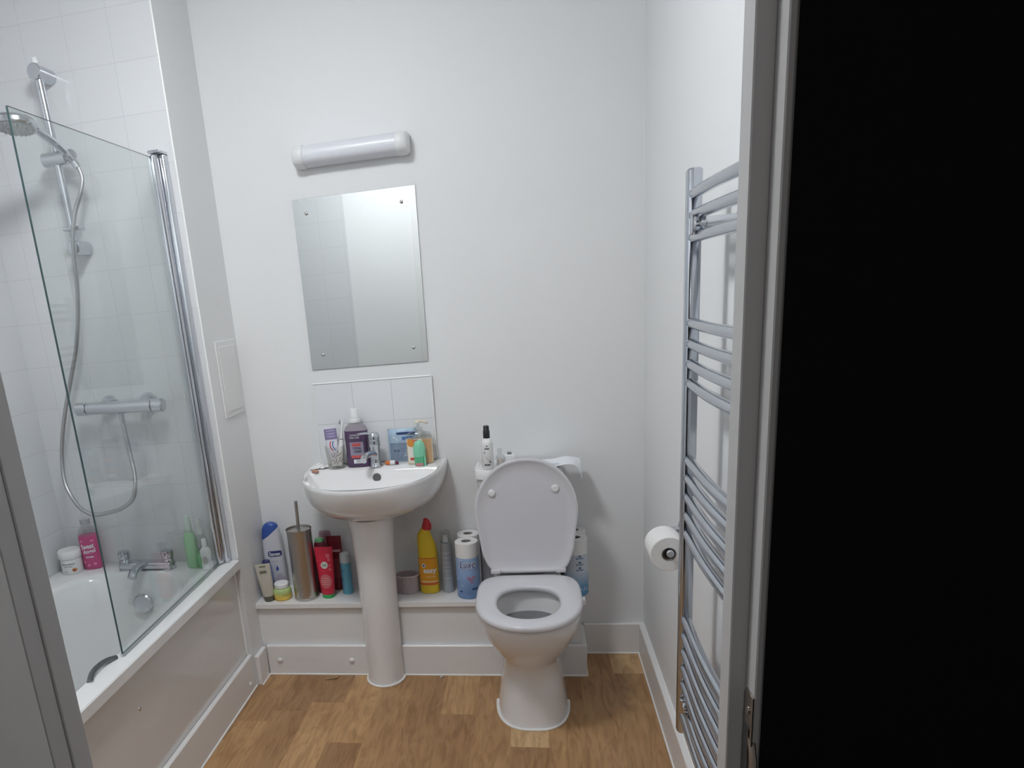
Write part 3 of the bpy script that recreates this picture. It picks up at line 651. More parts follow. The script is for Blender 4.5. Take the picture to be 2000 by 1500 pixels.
for dx, dz, s in ((.020, .068, .010), (.028, .055, .009), (.012, .055, .008), (.024, .042, .008)): B.decal('blossom_print', pm('blossom', 190, 178, 200), t, dx - s, dx + s, dz - s, dz + s, 'oval')
# lavender bottle
t = thing('roll_on_bottle', 'lavender blue bottle with dark blue cap behind the beige tube in the ledge corner', 'bottle', (-1.048, -.098, LT), .1)
B = Body([(0, .020, .016, 2.3), (.01, .0225, .018, 2.3), (.07, .0225, .018, 2.3), (.11, .0205, .017, 2.3), (.128, .0175, .015, 2.2), (.134, .0165, .014, 2.2)])
B.build('bottle_body', pm('lavender', 138, 148, 196), t); C = Body([(.1345, .0155, .013, 2), (.143, .0155, .013, 2), (.146, .013, .011, 2)]); C.build('cap', pm('dark_blue_cap', 50, 58, 108), t)
# beige squeeze tube
t = thing('cream_tube', 'beige squeeze tube standing on its olive green cap at the left end of the ledge', 'tube', (-1.031, -.158, LT), .12, tilt=(0, -.07))
B = Body([(.022, .021, .017, 2), (.03, .0235, .018, 2), (.08, .027, .014, 2.2), (.12, .029, .008, 2.6), (.146, .0305, .002, 4), (.153, .0305, .0012, 4)])
B.build('tube_body', pm('beige_plastic', 192, 186, 172), t); Body([(0, .0185, .0165, 2), (.003, .0195, .017, 2), (.022, .0205, .017, 2)]).build('cap', pm('olive_cap', 92, 92, 76), t)
for z, h, wdt in ((.143, .003, .013), (.122, .0055, .014)): B.decal('label_band', pm('olive_print', 110, 112, 88), t, -wdt, wdt, z - h, z + h)
for z in (.132, .112, .106): B.decal('label_band', pm('pale_print', 165, 168, 160), t, -.012, .012, z - .0008, z + .0008)
# yellow jar
t = thing('cream_jar', 'small yellow green cream jar with a white lid in front of the tall white bottle', 'jar', (-.982, -.137, LT), .05)
B = Body([(0, .029, .029, 2), (.003, .034, .034, 2), (.012, .0365, .0365, 2), (.035, .0365, .0365, 2), (.044, .033, .033, 2), (.048, .027, .027, 2)])
def grad_mat(name, c0, c1, z0, z1):
    m = mat(name, c0, .25); nt = m.node_tree; b = nt.nodes['Principled BSDF']; tc = nt.nodes.new('ShaderNodeTexCoord'); sx = nt.nodes.new('ShaderNodeSeparateXYZ')
    mr = nt.nodes.new('ShaderNodeMapRange'); mr.inputs[1].default_value = z0; mr.inputs[2].default_value = z1; cr = nt.nodes.new('ShaderNodeValToRGB')
    cr.color_ramp.elements[0].color = (*c0, 1); cr.color_ramp.elements[1].color = (*c1, 1)
    nt.links.new(tc.outputs['Object'], sx.inputs[0]); nt.links.new(sx.outputs[2], mr.inputs[0]); nt.links.new(mr.outputs[0], cr.inputs[0]); nt.links.new(cr.outputs[0], b.inputs['Base Color']); return m
B.build('jar_body', grad_mat('yellow_green_print', s2l(226, 192, 84), s2l(176, 196, 130), .012, .036), t)
Body([(.0485, .027, .027, 2), (.050, .029, .029, 2), (.064, .029, .029, 2), (.067, .026, .026, 2)]).build('lid', W, t); B.scribble(pm('dark_print', 70, 74, 60), t, .018, .026, .007, .022, 3, rise=.12)
# toilet brush
t = thing('toilet_brush', 'brushed steel toilet brush holder with upright handle on the ledge', 'toilet brush', (-.886, -.128, LT), 0)
B = Body([(0, .0475, .0475, 2), (.002, .049, .049, 2), (.008, .049, .049, 2), (.0085, .0475, .0475, 2), (.276, .0475, .0475, 2), (.279, .049, .049, 2), (.283, .049, .049, 2)])
B.build('holder', M['steel'], t, cap1=False); bm = NB(); turn(bm, [(.0455, .274), (.0455, .277), (.012, .279), (.001, .279)], n=40); finish('lid', bm, M['steel'], t)
bm = NB(); rod(bm, (0, 0, .279), (.003, 0, .392), .0062, n=18, bev=.0015); finish('handle', bm, M['steel'], t)
bm = NB(); box(bm, .010, .0125, -.0476, -.0462, .01, .274); finish('holder_seam', bm, M['steel'], t)
# dark red bottle with green cap, clear pinkish bottle, hair tube, maroon tube, blue can
t = thing('shampoo_bottle', 'dark crimson shampoo bottle with green top behind the red tube', 'bottle', (-.826, -.076, LT), 0)
Body([(0, .022, .018, 2.4), (.004, .026, .021, 2.4), (.12, .027, .021, 2.4), (.18, .0255, .021, 2.3), (.203, .022, .018, 2.2), (.210, .019, .016, 2)]).build('bottle_body', pm('dark_crimson', 118, 28, 48), t)
Body([(.2105, .018, .015, 2), (.220, .018, .015, 2), (.223, .015, .013, 2)]).build('cap', pm('mint_green_cap', 108, 186, 128), t)
t = thing('spray_bottle', 'clear pinkish bottle at the wall behind the red tube', 'bottle', (-.816, -.026, LT), 0)
Body([(0, .024, .017, 2.4), (.004, .027, .019, 2.4), (.17, .027, .019, 2.4), (.215, .025, .018, 2.2), (.235, .022, .015, 2)]).build('bottle_body', M['pinkclear'], t)
t = thing('hair_mask_tube', 'bright red hair product tube standing on a green cap beside the toilet brush', 'tube', (-.797, -.132, LT), .0)
B = Body([(.016, .024, .019, 2), (.022, .0265, .020, 2), (.08, .031, .017, 2.2), (.15, .034, .010, 2.6), (.196, .036, .0022, 4), (.206, .036, .0012, 4)])
B.build('tube_body', pm('crimson_red', 212, 32, 62), t); Body([(0, .022, .0185, 2), (.003, .0235, .0195, 2), (.0155, .0235, .0195, 2)]).build('cap', pm('green_cap', 46, 172, 84), t)
B.decal('badge', pm('badge_white', 205, 212, 205), t, -.013, .014, .122, .150, 'oval', .0008); B.line(pm('badge_green', 60, 100, 70), t, .0005, .138, .0028, .018, .0014); B.line(M['badge_green'], t, .0005, .1325, .0022, .018, .0014)
B.decal('oval_label', pm('dusty_pink', 200, 96, 104), t, -.022, .024, .042, .100, 'oval', .0008)
for z, wd in ((.085, .024), (.076, .032), (.068, .034), (.060, .030)): B.decal('label_line', pm('label_rose', 225, 160, 160), t, .001 - wd / 2, .001 + wd / 2, z - .001, z + .001, off=.0013)
for u, v, s in ((.016, .172, .009), (.020, .156, .006), (.022, .134, .005), (.021, .118, .006), (-.015, .135, .004)): B.decal('bubble_print', pm('bubble_rose', 220, 92, 108), t, u - s, u + s, v - s, v + s, 'oval', .0007)
t = thing('conditioner_tube', 'flat maroon tube with a small white label line left of the pedestal', 'tube', (-.776, -.048, LT), 0)
B = Body([(0, .020, .017, 2), (.004, .023, .018, 2), (.03, .025, .018, 2), (.12, .028, .012, 2.4), (.20, .030, .003, 4), (.222, .030, .0014, 4)])
B.build('tube_body', pm('maroon', 128, 30, 42), t); B.decal('label_line', pm('maroon_label', 205, 170, 172), t, -.012, .024, .158, .167); B.decal('label_patch', pm('maroon_light', 150, 60, 72), t, -.016, .022, .05, .13)
t = thing('deodorant_can', 'slim sky blue deodorant can with white cap beside the basin pedestal', 'can', (-.7275, -.092, LT), 0)
B = Body([(0, .0195, .0195, 2), (.003, .0205, .0205, 2), (.12, .0205, .0205, 2), (.128, .0195, .0195, 2)])
B.build('can_body', pm('sky_blue', 92, 170, 198), t); Body([(.1285, .0205, .0205, 2), (.154, .0205, .0205, 2), (.164, .018, .018, 2), (.168, .010, .010, 2)]).build('cap', pm('cap_grey_white', 196, 202, 206), t)
B.decal('printed_swirl', pm('deep_blue_print', 60, 120, 170), t, -.012, .002, .098, .102, 'oval'); B.decal('printed_swirl', M['deep_blue_print'], t, -.014, -.002, .062, .065, 'oval')
# woven basket
t = thing('woven_basket', 'small dusky pink woven basket between the pedestal and the yellow bottle', 'basket', (-.490, -.088, LT), 0)
bm = NB(); K = 96; R = []
for j in range(15):
    z = .001 + j * .005; rr_ = []
    for i in range(K):
        a = 2 * math.pi * i / K; k = 1 + .05 * math.sin(a * 12 + (j % 2) * math.pi) + .002 * j
        rr_.append(Vector((math.cos(a) * .046 * k, math.sin(a) * .036 * k, z)))
    R.append(rr_)
inner = [[Vector((p.x * .86, p.y * .86, p.z)) for p in r] for r in R[::-1][:13]]
skin(bm, R + inner); finish('basket_body', bm, pm('dusky_wicker', 184, 166, 170, .8), t)
bm = NB(); tube(bm, [Vector((math.cos(2 * math.pi * i / 24) * .0475, math.sin(2 * math.pi * i / 24) * .0375, .070 + .001 * math.sin(i * 3))) for i in range(25)], .0035, n=8, k=2); finish('basket_rim', bm, pm('dusky_rim', 196, 178, 182, .8), t)
# bleach
t = thing('bleach_bottle', 'yellow bleach bottle with angled neck and red cap on the ledge', 'bottle', (-.402, -.092, LT), 0)
B = Body([(0, .032, .024, 2.6, 0), (.004, .0365, .028, 2.6, 0), (.05, .037, .029, 2.6, 0), (.130, .037, .029, 2.6, 0), (.17, .036, .028, 2.4, 0), (.195, .034, .026, 2.2, -.002), (.215, .030, .023, 2.1, -.006), (.235, .025, .020, 2, -.008), (.250, .019, .017, 2, -.003), (.257, .0165, .0155, 2, .002)])
B.build('bottle_body', pm('bleach_yellow', 232, 196, 30), t)
bm = NB(); R = [circ((.003, 0, .252), (.12, 0, 1), .0180, 28), circ((.005, 0, .262), (.12, 0, 1), .0182, 28), circ((.0065, 0, .274), (.2, 0, 1), .0165, 28), circ((.004, 0, .284), (-.25, 0, 1), .0115, 28), circ((.000, 0, .290), (-.5, 0, 1), .008, 28), circ((-.003, 0, .2925), (-.5, 0, 1), .004, 28)]
skin(bm, R); finish('cap', bm, pm('bleach_red', 206, 40, 50), t)
B.decal('label', pm('label_orange', 238, 160, 28), t, -.034, .034, .038, .142); B.decal('label_band', pm('label_red', 196, 44, 40), t, -.034, .034, .1425, .145); B.decal('label_band', pm('label_orange_red', 226, 100, 44), t, -.034, .034, .036, .046, off=.0008)
B.decal('label_band', pm('label_cream', 240, 214, 160), t, -.030, .034, .048, .053, 'rect', .0009)
B.text('easy', txtw, t, .008, .090, .022, .050, .0014, bold=.03); B.decal('recycle_badge', txtw, t, -.022, -.006, .108, .124, 'oval', .001); B.decal('recycle_mark', navy, t, -.018, -.010, .112, .120, 'oval', .0014); B.line(pm('label_text_pale', 240, 190, 120), t, .012, .070, .005, .034, .0014)
# aerosol, air freshener
t = thing('hairspray_can', 'slim silver grey aerosol can right of the yellow bottle', 'can', (-.331, -.090, LT), 0)
B = Body([(0, .0205, .0205, 2), (.003, .0225, .0225, 2), (.005, .0215, .0215, 2), (.195, .0215, .0215, 2), (.198, .0225, .0225, 2)])
B.build('can_body', pm('silver_grey', 158, 165, 172, .35), t); Body([(.1985, .0215, .0215, 2), (.232, .0205, .0205, 2), (.240, .0195, .0195, 2)]).build('cap', M['clear'], t)
Body([(.1986, .010, .010, 2), (.215, .008, .008, 2), (.222, .008, .008, 2)]).build('spray_nozzle', W, t)
for z in (.160, .140, .122, .104, .090, .06): B.decal('printed_band', pm('pale_grey_print', 180, 186, 192), t, -.017, .017, z - .003, z + .002)
t = thing('air_freshener_can', 'can with a purple top standing behind the toilet rolls', 'can', (-.189, -.028, LT), 0)
Body([(0, .0165, .0165, 2), (.003, .0175, .0175, 2), (.19, .0175, .0175, 2), (.196, .016, .016, 2)]).build('can_body', pm('lilac_can', 206, 204, 210), t); Body([(.1965, .0165, .0165, 2), (.216, .0165, .0165, 2), (.219, .014, .014, 2)]).build('cap', pm('purple_cap', 98, 74, 170), t)
# toilet roll packs
def pack(name, label, cx, cy, R_, wrapc, prints, lean=0):
    t = thing(name, label, 'toilet rolls', (cx, cy, LT), 0, 'toilet roll packs on the ledge')
    for yy in (0, 2 * R_ + .001):
        for k in (0, 1):
            finish('paper_roll', roll_mesh((0, yy, .056 + .107 * k), (0, 0, 1), R_ - .0015, .018, .105), M['paper'], t)
            if k: finish('core', roll_mesh((0, yy, .056 + .107 * k), (0, 0, 1), .0178, .0168, .100), M['card'], t)
    B = Body([(.001, R_ - .004, R_ - .004, 2), (.006, R_, R_, 2), (.10, R_, R_, 2), (.108, R_ - .0012, R_ - .0012, 2), (.116, R_, R_, 2), (.160, R_, R_, 2)])
    B.build('printed_wrap', wrapc, t, cap0=False, cap1=False); prints(B, t); return t
def luxe(B, t):
    lt = pm('pale_blue_print', 150, 178, 222)
    B.text('Luxe', txtw, t, .004, .138, .032, .060, .0012, slant=.2, bold=.05); B.text('Luxe', pm('logo_blue', 40, 66, 140), t, .004, .138, .028, .056, .0018, slant=.2)
    for u, v, s in ((.012, .078, .008), (.022, .086, .007), (.004, .086, .006), (.016, .066, .005)): B.decal('flower_print', pm('rose_print', 178, 120, 150), t, u - s, u + s, v - s * .7, v + s * .7, 'oval')
    for u, v in ((-.03, .15), (-.022, .11), (-.034, .08), (.036, .11), (-.02, .055)): B.decal('pale_print', lt, t, u - .004, u + .004, v - .004, v + .004, 'oval')
    B.line(M['logo_blue'], t, -.026, .030, .006, .010); B.line(M['logo_blue'], t, .026, .040, .007, .020)
pack('toilet_roll_pack', 'blue wrapped pack of white toilet rolls left of the toilet', -.2495, -.136, .0440, grad_mat('blue_wrap', s2l(112, 150, 204), s2l(160, 184, 218), 0, .16), luxe)
def plain(B, t):
    for z in (.148, .125, .104): B.line(pm('teal_print', 70, 110, 150), t, .012, z, .004, .026); B.decal('round_mark', M['teal_print'], t, .007, .017, z + .004, z + .012, 'oval')
    B.scribble(txtw, t, .020, .032, .012, .030, 3)
t = pack('toilet_roll_pack', 'white to turquoise wrapped toilet roll pack right of the toilet', .1385, -.132, .0432, grad_mat('turquoise_wrap', s2l(86, 152, 196), s2l(205, 212, 222), .035, .105), plain)

# ---- on the basin ----
Z = RZ + .0006
t = thing('tumbler', 'clear ribbed tumbler holding toothpaste and toothbrush on the basin', 'tumbler', (-.722, -.073, Z), 0)
bm = NB(); skin(bm, [circ((0, 0, z), (0, 0, 1), r, 40) for r, z in ((.001, .0), (.029, .0), (.031, .003), (.0375, .086), (.0360, .086), (.0295, .006), (.001, .006))], cap0=False, cap1=False); finish('tumbler_body', bm, M['tumb'], t)
B = Body([(0, .031, .031, 2), (.086, .0375, .0375, 2)]); B.scribble(pm('tan_script', 120, 104, 92), t, .008, .058, .018, .032, 3, slant=.3, rise=.25); B.scribble(M['tan_script'], t, .012, .034, .016, .032, 3, slant=.3, rise=.25)
t = thing('toothpaste_tube', 'white and purple toothpaste tube with a striped swirl standing in the tumbler', 'toothpaste', (-.728, -.070, Z + .008), .05, tilt=(-.10, -.06))
B = Body([(.022, .015, .012, 2), (.03, .019, .013, 2), (.07, .022, .011, 2.2), (.11, .0235, .006, 2.8), (.142, .0245, .0015, 4), (.150, .0245, .001, 4)])
B.build('tube_body', pm('toothpaste_white', 218, 216, 226), t); Body([(0, .0125, .0125, 2), (.021, .0125, .0125, 2)]).build('cap', W, t)
B.decal('printed_panel', pm('purple_print', 130, 118, 160), t, -.0235, .0235, .100, .140); 
for v in (.133, .122, .112): B.decal('printed_sweep', pm('lilac_print', 172, 158, 196), t, -.018, .020, v - .0025, v + .002, 'oval', .001)
def swirl(u0, m):
    L = [(u0 + .006 - .010 * math.sin(k / 12 * 2.6), .058 + .036 * k / 12) for k in range(13)]; Rr = [(u + .0042, v) for u, v in L[::-1]]; B.poly('swirl_stripe', m, t, [(-.001 * 0 - (p[0] - .002) * -1, p[1]) for p in L + Rr], .0012)
swirl(-.002, pm('swirl_red', 200, 48, 60)); swirl(.003, txtw); swirl(.0075, pm('swirl_blue', 60, 110, 190))
t = thing('electric_toothbrush', 'white electric toothbrush leaning in the tumbler', 'toothbrush', (-.709, -.070, Z + .008), 0, tilt=(-.02, .15))
Body([(0, .010, .010, 2), (.003, .0125, .0125, 2), (.06, .0118, .0118, 2), (.095, .0085, .0085, 2), (.100, .0075, .0075, 2)]).build('grip', W, t)
Body([(.1002, .0068, .0068, 2), (.1025, .0068, .0068, 2)]).build('collar', pm('collar_grey', 96, 96, 110), t)
Body([(.1027, .0062, .0062, 2), (.13, .0042, .0042, 2), (.150, .0034, .0034, 2), (.155, .0062, .004, 2), (.168, .0068, .004, 2), (.173, .005, .003, 2)]).build('brush_head', W, t)
bm = NB(); box(bm, -.012, -.0055, -.004, .004, .156, .170, .001, 1); finish('bristles', bm, pm('bristle_grey', 150, 152, 162, .8), t)
t = thing('tissue', 'crumpled white tissue lying at the left end of the basin', 'tissue', (-.792, -.060, Z), .2)
bm = NB(); G = 12; gv = []
for j in range(G + 1):
    row = []
    for i in range(G + 1):
        u, v = (i / G - .5), (j / G - .5); row.append(bm.verts.new((u * .072 + random.uniform(-.003, .003), v * .055 + random.uniform(-.003, .003), .002 + .018 * max(0, 1 - (u * u + v * v) * 4.4) * (.25 + random.random() * .75) + random.uniform(0, .006))))
    gv.append(row)
for j in range(G):
    for i in range(G): bm.faces.new((gv[j][i], gv[j][i + 1], gv[j + 1][i + 1], gv[j + 1][i]))
finish('tissue_sheet', bm, M['paper'], t, angle=25)
t = thing('soap_sliver', 'small orange brown soap sliver on the left rim of the basin', 'soap', (-.792, -.128, Z), -.35)
bm = NB(); skin(bm, [sring(z, a, b, 0, 0, 2.6, 28) for z, a, b in ((0, .012, .007), (.002, .0145, .009), (.007, .0145, .009), (.009, .012, .007))]); finish('soap_piece', bm, pm('tan_soap', 196, 140, 110), t)
# mouthwash
t = thing('mouthwash_bottle', 'dark purple mouthwash bottle with white cap beside the tap', 'bottle', (-.6375, -.060, Z), .04)
B = Body([(0, .040, .021, 3), (.004, .0435, .0245, 3), (.02, .044, .025, 3), (.040, .0425, .0245, 3), (.065, .0415, .024, 3), (.095, .0425, .0245, 3), (.115, .044, .025, 3), (.137, .0435, .024, 2.8), (.150, .038, .021, 2.4), (.160, .028, .018, 2.2), (.166, .019, .016, 2), (.172, .0175, .0155, 2)])
B.build('liquid_body', pm('purple_liquid', 88, 66, 98, .15), t, 0, .137, cap1=True); B.build('bottle_shoulder', pm('smoky_plastic', 150, 142, 152, .15), t, .1372, .172)
Body([(.1665, .0205, .0205, 2), (.170, .021, .021, 2), (.178, .0205, .0205, 2), (.179, .0178, .0178, 2), (.214, .0165, .0165, 2), (.216, .015, .015, 2)]).build('cap', W, t)
B.decal('label_panel', pm('label_grey', 148, 142, 162), t, -.024, .026, .045, .096); B.decal('red_badge', pm('badge_red', 206, 84, 80), t, -.016, .018, .080, .092, 'round', .001); B.text('TOTAL', pm('label_plum', 58, 40, 72), t, .002, .0725, .009, .034, .0014, bold=.03); B.text('CARE', M['label_plum'], t, .004, .0605, .009, .028, .0014, bold=.03)
B.decal('red_band', M['badge_red'], t, -.022, .027, .036, .046, off=.001); B.decal('white_patch', txtw, t, -.014, .022, .016, .031, off=.001)
for k in range(9): B.decal('barcode_bar', pm('barcode_grey', 130, 124, 140), t, -.004 + k * .0019, -.004 + k * .0019 + .0009, .018, .030, off=.0014, nu=1, nv=1)
B.text('COMPLETE', txtw, t, -.004, .122, .006, .034); B.text('ORAL CARE', txtw, t, -.004, .113, .006, .036)
# small orange tube lying
t = thing('lip_balm_tube', 'small orange tube with white cap lying on the basin right of the tap', 'tube', (-.516, -.068, Z + .0085), 0)
bm = NB(); rod(bm, (-.020, 0, 0), (-.002, 0, 0), .0065, .0085, n=20, bev=.001); finish('tube_body', bm, pm('bright_orange', 232, 120, 50), t)
bm = NB(); rod(bm, (-.0018, 0, 0), (.017, 0, 0), .0083, n=20, bev=.0012); finish('cap', bm, W, t)
bm = NB(); box(bm, .0175, .030, -.004, .004, -.008, .004, .002); finish('tail', bm, pm('plum_tag', 120, 50, 80), t)
# wipes packet
t = thing('face_mask_sachet', 'shiny light blue sachet propped against the splashback', 'sachet', (-.472, -.0235, Z), .0, tilt=(-.07, 0))
def pouch(w_, h_, d_, m, nm, parent, seed=1):
    rnd = random.Random(seed); bm = NB(); G = 16; F_ = []; K_ = []
    for side in (-1, 1):
        g = []
        for j in range(G + 1):
            row = []
            for i in range(G + 1):
                u, v = i / G * 2 - 1, j / G * 2 - 1; e = (1 - u ** 4) * (1 - v ** 4); k = 0 if abs(u) == 1 or abs(v) == 1 else 1
                row.append(bm.verts.new((u * w_ / 2, side * (d_ / 2 * e + .0004 + k * rnd.uniform(-.0016, .0016) * e), (v + 1) / 2 * h_)))
            g.append(row)
        for j in range(G):
            for i in range(G): bm.faces.new((g[j][i], g[j][i + 1], g[j + 1][i + 1], g[j + 1][i]))
        F_.append(g)
    bmesh.ops.remove_doubles(bm, verts=bm.verts[:], dist=.0009); return finish(nm, bm, m, parent, angle=80)
pouch(.110, .124, .012, mat('blue_foil', s2l(176, 200, 220), .25, .15, var=.2, scale=40), 'sachet_body', t)
B = Body([(0, .055, .0090, 8), (.124, .055, .0070, 8)])
B.decal('dark_title_band', pm('navy_pill', 48, 66, 120), t, -.022, .050, .103, .112, 'round', .0012); B.line(pm('title_blue', 70, 110, 190), t, .022, .090, .009, .046, .0016)
B.decal('grey_photo_print', mat('grey_marbled_print', s2l(132, 148, 170), .3, .2, var=.4, scale=60), t, -.048, .050, .012, .072, off=.001)
for u in (-.030, -.018): B.decal('dark_spot', pm('slate_spot', 92, 106, 138), t, u - .005, u + .005, .038, .048, 'oval', .0014)
B.poly('white_stroke', txtw, t, [(-.038, .094), (-.034, .096), (-.018, .085), (-.014, .079), (-.020, .083)], .0016)
for k in range(4): B.poly('pale_stroke', pm('pale_stroke', 200, 208, 220), t, [(.0 + .006 * k, .020 + .01 * k), (.046, .034 + .008 * k), (.047, .037 + .008 * k), (.006 * k, .023 + .01 * k)], .0016)
# hand soap
t = thing('hand_soap_bottle', 'square hand soap bottle with orange label at the right end of the basin', 'bottle', (-.4035, -.0575, Z), .04)
B = Body([(0, .044, .021, 4), (.003, .0475, .024, 4), (.10, .0475, .024, 4), (.112, .042, .022, 3), (.119, .018, .016, 2.2), (.123, .012, .012, 2)])
B.build('bottle_body', pm('soap_cream', 232, 214, 178, .15), t, 0, .092); B.build('bottle_shoulder', M['clear'], t, .0925, .123)
Body([(.1235, .014, .014, 2), (.134, .014, .014, 2), (.135, .006, .006, 2), (.150, .005, .005, 2)]).build('pump', M['clear'], t)
bm = NB(); rod(bm, (-.002, 0, .150), (-.002, 0, .158), .013, .011, n=20, bev=.001); tube(bm, [(-.002, 0, .155), (.018, -.01, .155), (.034, -.018, .150)], .0045, n=10); finish('pump_head', bm, pm('cream_pump', 214, 206, 178, .3), t)
B.decal('white_label', pm('label_cream_white', 236, 226, 214), t, -.042, .010, .006, .094); B.decal('orange_corner', pm('orange_print', 236, 150, 60), t, -.042, -.018, .074, .094, off=.001); B.decal('orange_blob', M['orange_print'], t, -.044, -.010, .066, .092, 'oval', .0012); B.decal('label_strip', pm('tan_print', 214, 166, 120), t, .012, .044, .004, .092, off=.0008)
B.decal('red_patch', pm('red_orange_print', 220, 92, 60), t, -.036, -.018, .016, .026, 'round', .0012); B.decal('red_ring', M['red_orange_print'], t, -.022, .004, .078, .092, 'oval', .0014); B.decal('ring_inside', M['label_cream_white'], t, -.018, .000, .075, .088, 'oval', .0018)
B.poly('petal_print', pm('petal_white', 246, 240, 232), t, [(-.036, .04), (-.03, .064), (-.02, .058), (-.012, .068), (-.01, .05), (-.02, .034)], .0014)
# green roll-on
t = thing('roll_on_deodorant', 'mint green roll on deodorant with round cap in front of the soap bottle', 'deodorant', (-.3995, -.102, Z), 0)
B = Body([(0, .019, .013, 2.3), (.003, .0205, .015, 2.3), (.032, .0205, .015, 2.3), (.034, .0205, .015, 2.3)]); B.build('bottle_body', pm('mid_green', 88, 190, 138), t)
C = Body([(.0345, .0215, .017, 2.2), (.045, .0225, .0178, 2.2), (.062, .0222, .0175, 2.2), (.076, .020, .016, 2.1), (.086, .015, .012, 2), (.092, .008, .007, 2), (.094, .002, .002, 2)]); C.build('cap', pm('mint_green', 128, 212, 172), t)
B.decal('pink_label', pm('pink_label', 214, 130, 140), t, -.015, .012, .001, .012); B.poly('green_point', M['mid_green'], t, [(-.016, .0118), (.0, .002), (.013, .0118)], .0013)
bm = NB(); box(bm, .0165, .0225, -.016, -.004, 0, .036, .002); finish('side_strip', bm, M['mint_green'], t)

# ---- on the cistern ----
CZt = .7886
t = thing('hair_spray_bottle', 'white spray bottle with black cap standing on the cistern', 'bottle', (-.153, -.155, CZt), 0)
B = Body([(0, .018, .018, 2), (.003, .0205, .0205, 2), (.09, .0205, .0205, 2), (.100, .018, .018, 2), (.108, .012, .012, 2), (.110, .0095, .0095, 2)]); B.build('bottle_body', W, t)
C = Body([(.1105, .0115, .0115, 2), (.135, .0115, .0115, 2), (.137, .0100, .0100, 2), (.150, .0100, .0100, 2), (.153, .008, .008, 2)]); C.build('spray_cap', M['black'], t)
B.poly('dark_stroke', pm('ink', 70, 70, 74), t, [(-.012, .064), (-.009, .064), (.008, .034), (.014, .024), (.010, .024), (-.002, .04)], .001); B.line(M['ink'], t, 0, .075, .004, .016); B.line(M['ink'], t, 0, .018, .005, .020); B.decal('small_mark', M['ink'], t, -.003, .003, .082, .086, 'oval')
t = thing('serum_bottle', 'small clear bottle on the cistern just right of the spray bottle', 'bottle', (-.112, -.120, CZt), 0)
Body([(0, .012, .012, 2), (.002, .0135, .0135, 2), (.035, .0135, .0135, 2), (.042, .008, .008, 2), (.048, .007, .007, 2), (.050, .009, .009, 2), (.062, .009, .009, 2)]).build('bottle_body', M['clear'], t)
Body([(.0025, .011, .011, 2), (.024, .011, .011, 2)]).build('liquid', pm('pale_serum', 222, 210, 200, .2), t)
t = thing('cosmetic_box', 'small white box with a dark dot behind the raised toilet lid', 'box', (-.080, -.090, CZt), .15)
finish('box_body', box(NB(), -.019, .019, -.016, .016, 0, .034, .004, 3), W, t)
bm = NB(); turn(bm, [(.008, 0), (.008, .006), (.006, .008), (.001, .008)], (0, 0, .034), n=18); finish('box_top', bm, pm('grey_dot', 130, 130, 134), t)
bm = NB(); box(bm, -.030, -.0192, -.006, .004, .012, .020, .002); finish('side_nozzle', bm, W, t)
t = thing('paper_sheet', 'white printed sheet of paper lying on the cistern and curling over its right end', 'paper', (.085, -.11, CZt), 0)
bm = NB(); G = 24; gv = []
for j in range(9):
    row = []
    for i in range(G + 1):
        x = -.075 + .155 * i / G; y = -.078 + .125 * j / 8
        z = .0012 + .007 * math.exp(-((x - .03) / .028) ** 2)
        if x > .052: q = (x - .052) / .028; z += .002 * q - .050 * q ** 2 * (1 - j / 8) ** 1.3 - .006 * q ** 2
        row.append(bm.verts.new((x, y + .01 * i / G, z)))
    gv.append(row)
for j in range(8):
    for i in range(G): bm.faces.new((gv[j][i], gv[j][i + 1], gv[j + 1][i + 1], gv[j + 1][i]))
finish('sheet', bm, pm('printer_paper', 238, 240, 246, .7), t)
bm = NB()
for k in range(5): box(bm, -.03 + .008 * (k % 2), .03, -.03 - .008 * k, -.0285 - .008 * k, .0042, .0044)
finish('printed_lines', bm, pm('print_grey', 150, 154, 170), t, False)

# ---- on the bath rim ----
ZB = BH + .0006
t = thing('body_butter_jar', 'white round cosmetic jar on the bath corner beside the pink bottle', 'jar', (-1.703, -.372, ZB), .25)
B = Body([(0, .036, .036, 2), (.003, .038, .038, 2), (.056, .038, .038, 2), (.057, .0365, .0365, 2)]); B.build('jar_body', W, t)
Body([(.0575, .0395, .0395, 2), (.0595, .041, .041, 2), (.084, .041, .041, 2), (.088, .038, .038, 2)]).build('lid', W, t)
B.text('SHEA & PAPAYA', M['ink'], t, .0, .040, .0055, .046, bold=.02); B.line(grey, t, .0, .031, .002, .03); B.decal('fruit_print', pm('fruit_orange', 206, 130, 80), t, .010, .027, .010, .024, 'oval'); B.decal('fruit_seed', pm('seed_brown', 96, 60, 40), t, .014, .022, .013, .018, 'oval', .001); B.line(grey, t, -.012, .012, .002, .012)
t = thing('body_wash_bottle', 'clear bottle of bright pink body wash with grey cap at the bath corner', 'bottle', (-1.641, -.331, ZB), .15)
B = Body([(0, .031, .024, 2.4), (.004, .035, .027, 2.4), (.12, .035, .027, 2.4), (.140, .033, .026, 2.3), (.157, .026, .021, 2.1), (.168, .015, .014, 2), (.172, .0135, .0135, 2)])
B.build('liquid_body', pm('hot_pink', 208, 78, 134, .12), t, 0, .130); B.build('bottle_shoulder', M['clear'], t, .1305, .172, cap0=False)
Body([(.1725, .0175, .0175, 2), (.192, .0175, .0175, 2), (.1945, .015, .015, 2)]).build('cap', pm('cap_grey', 168, 168, 172), t)
B.text('Sweet', txtw, t, .002, .092, .020, .048, .0012, rise=.12, bold=.02); B.text('Angel', txtw, t, .004, .070, .020, .046, .0012, rise=.12, bold=.02); B.line(txtw, t, .004, .050, .004, .030, .0012)
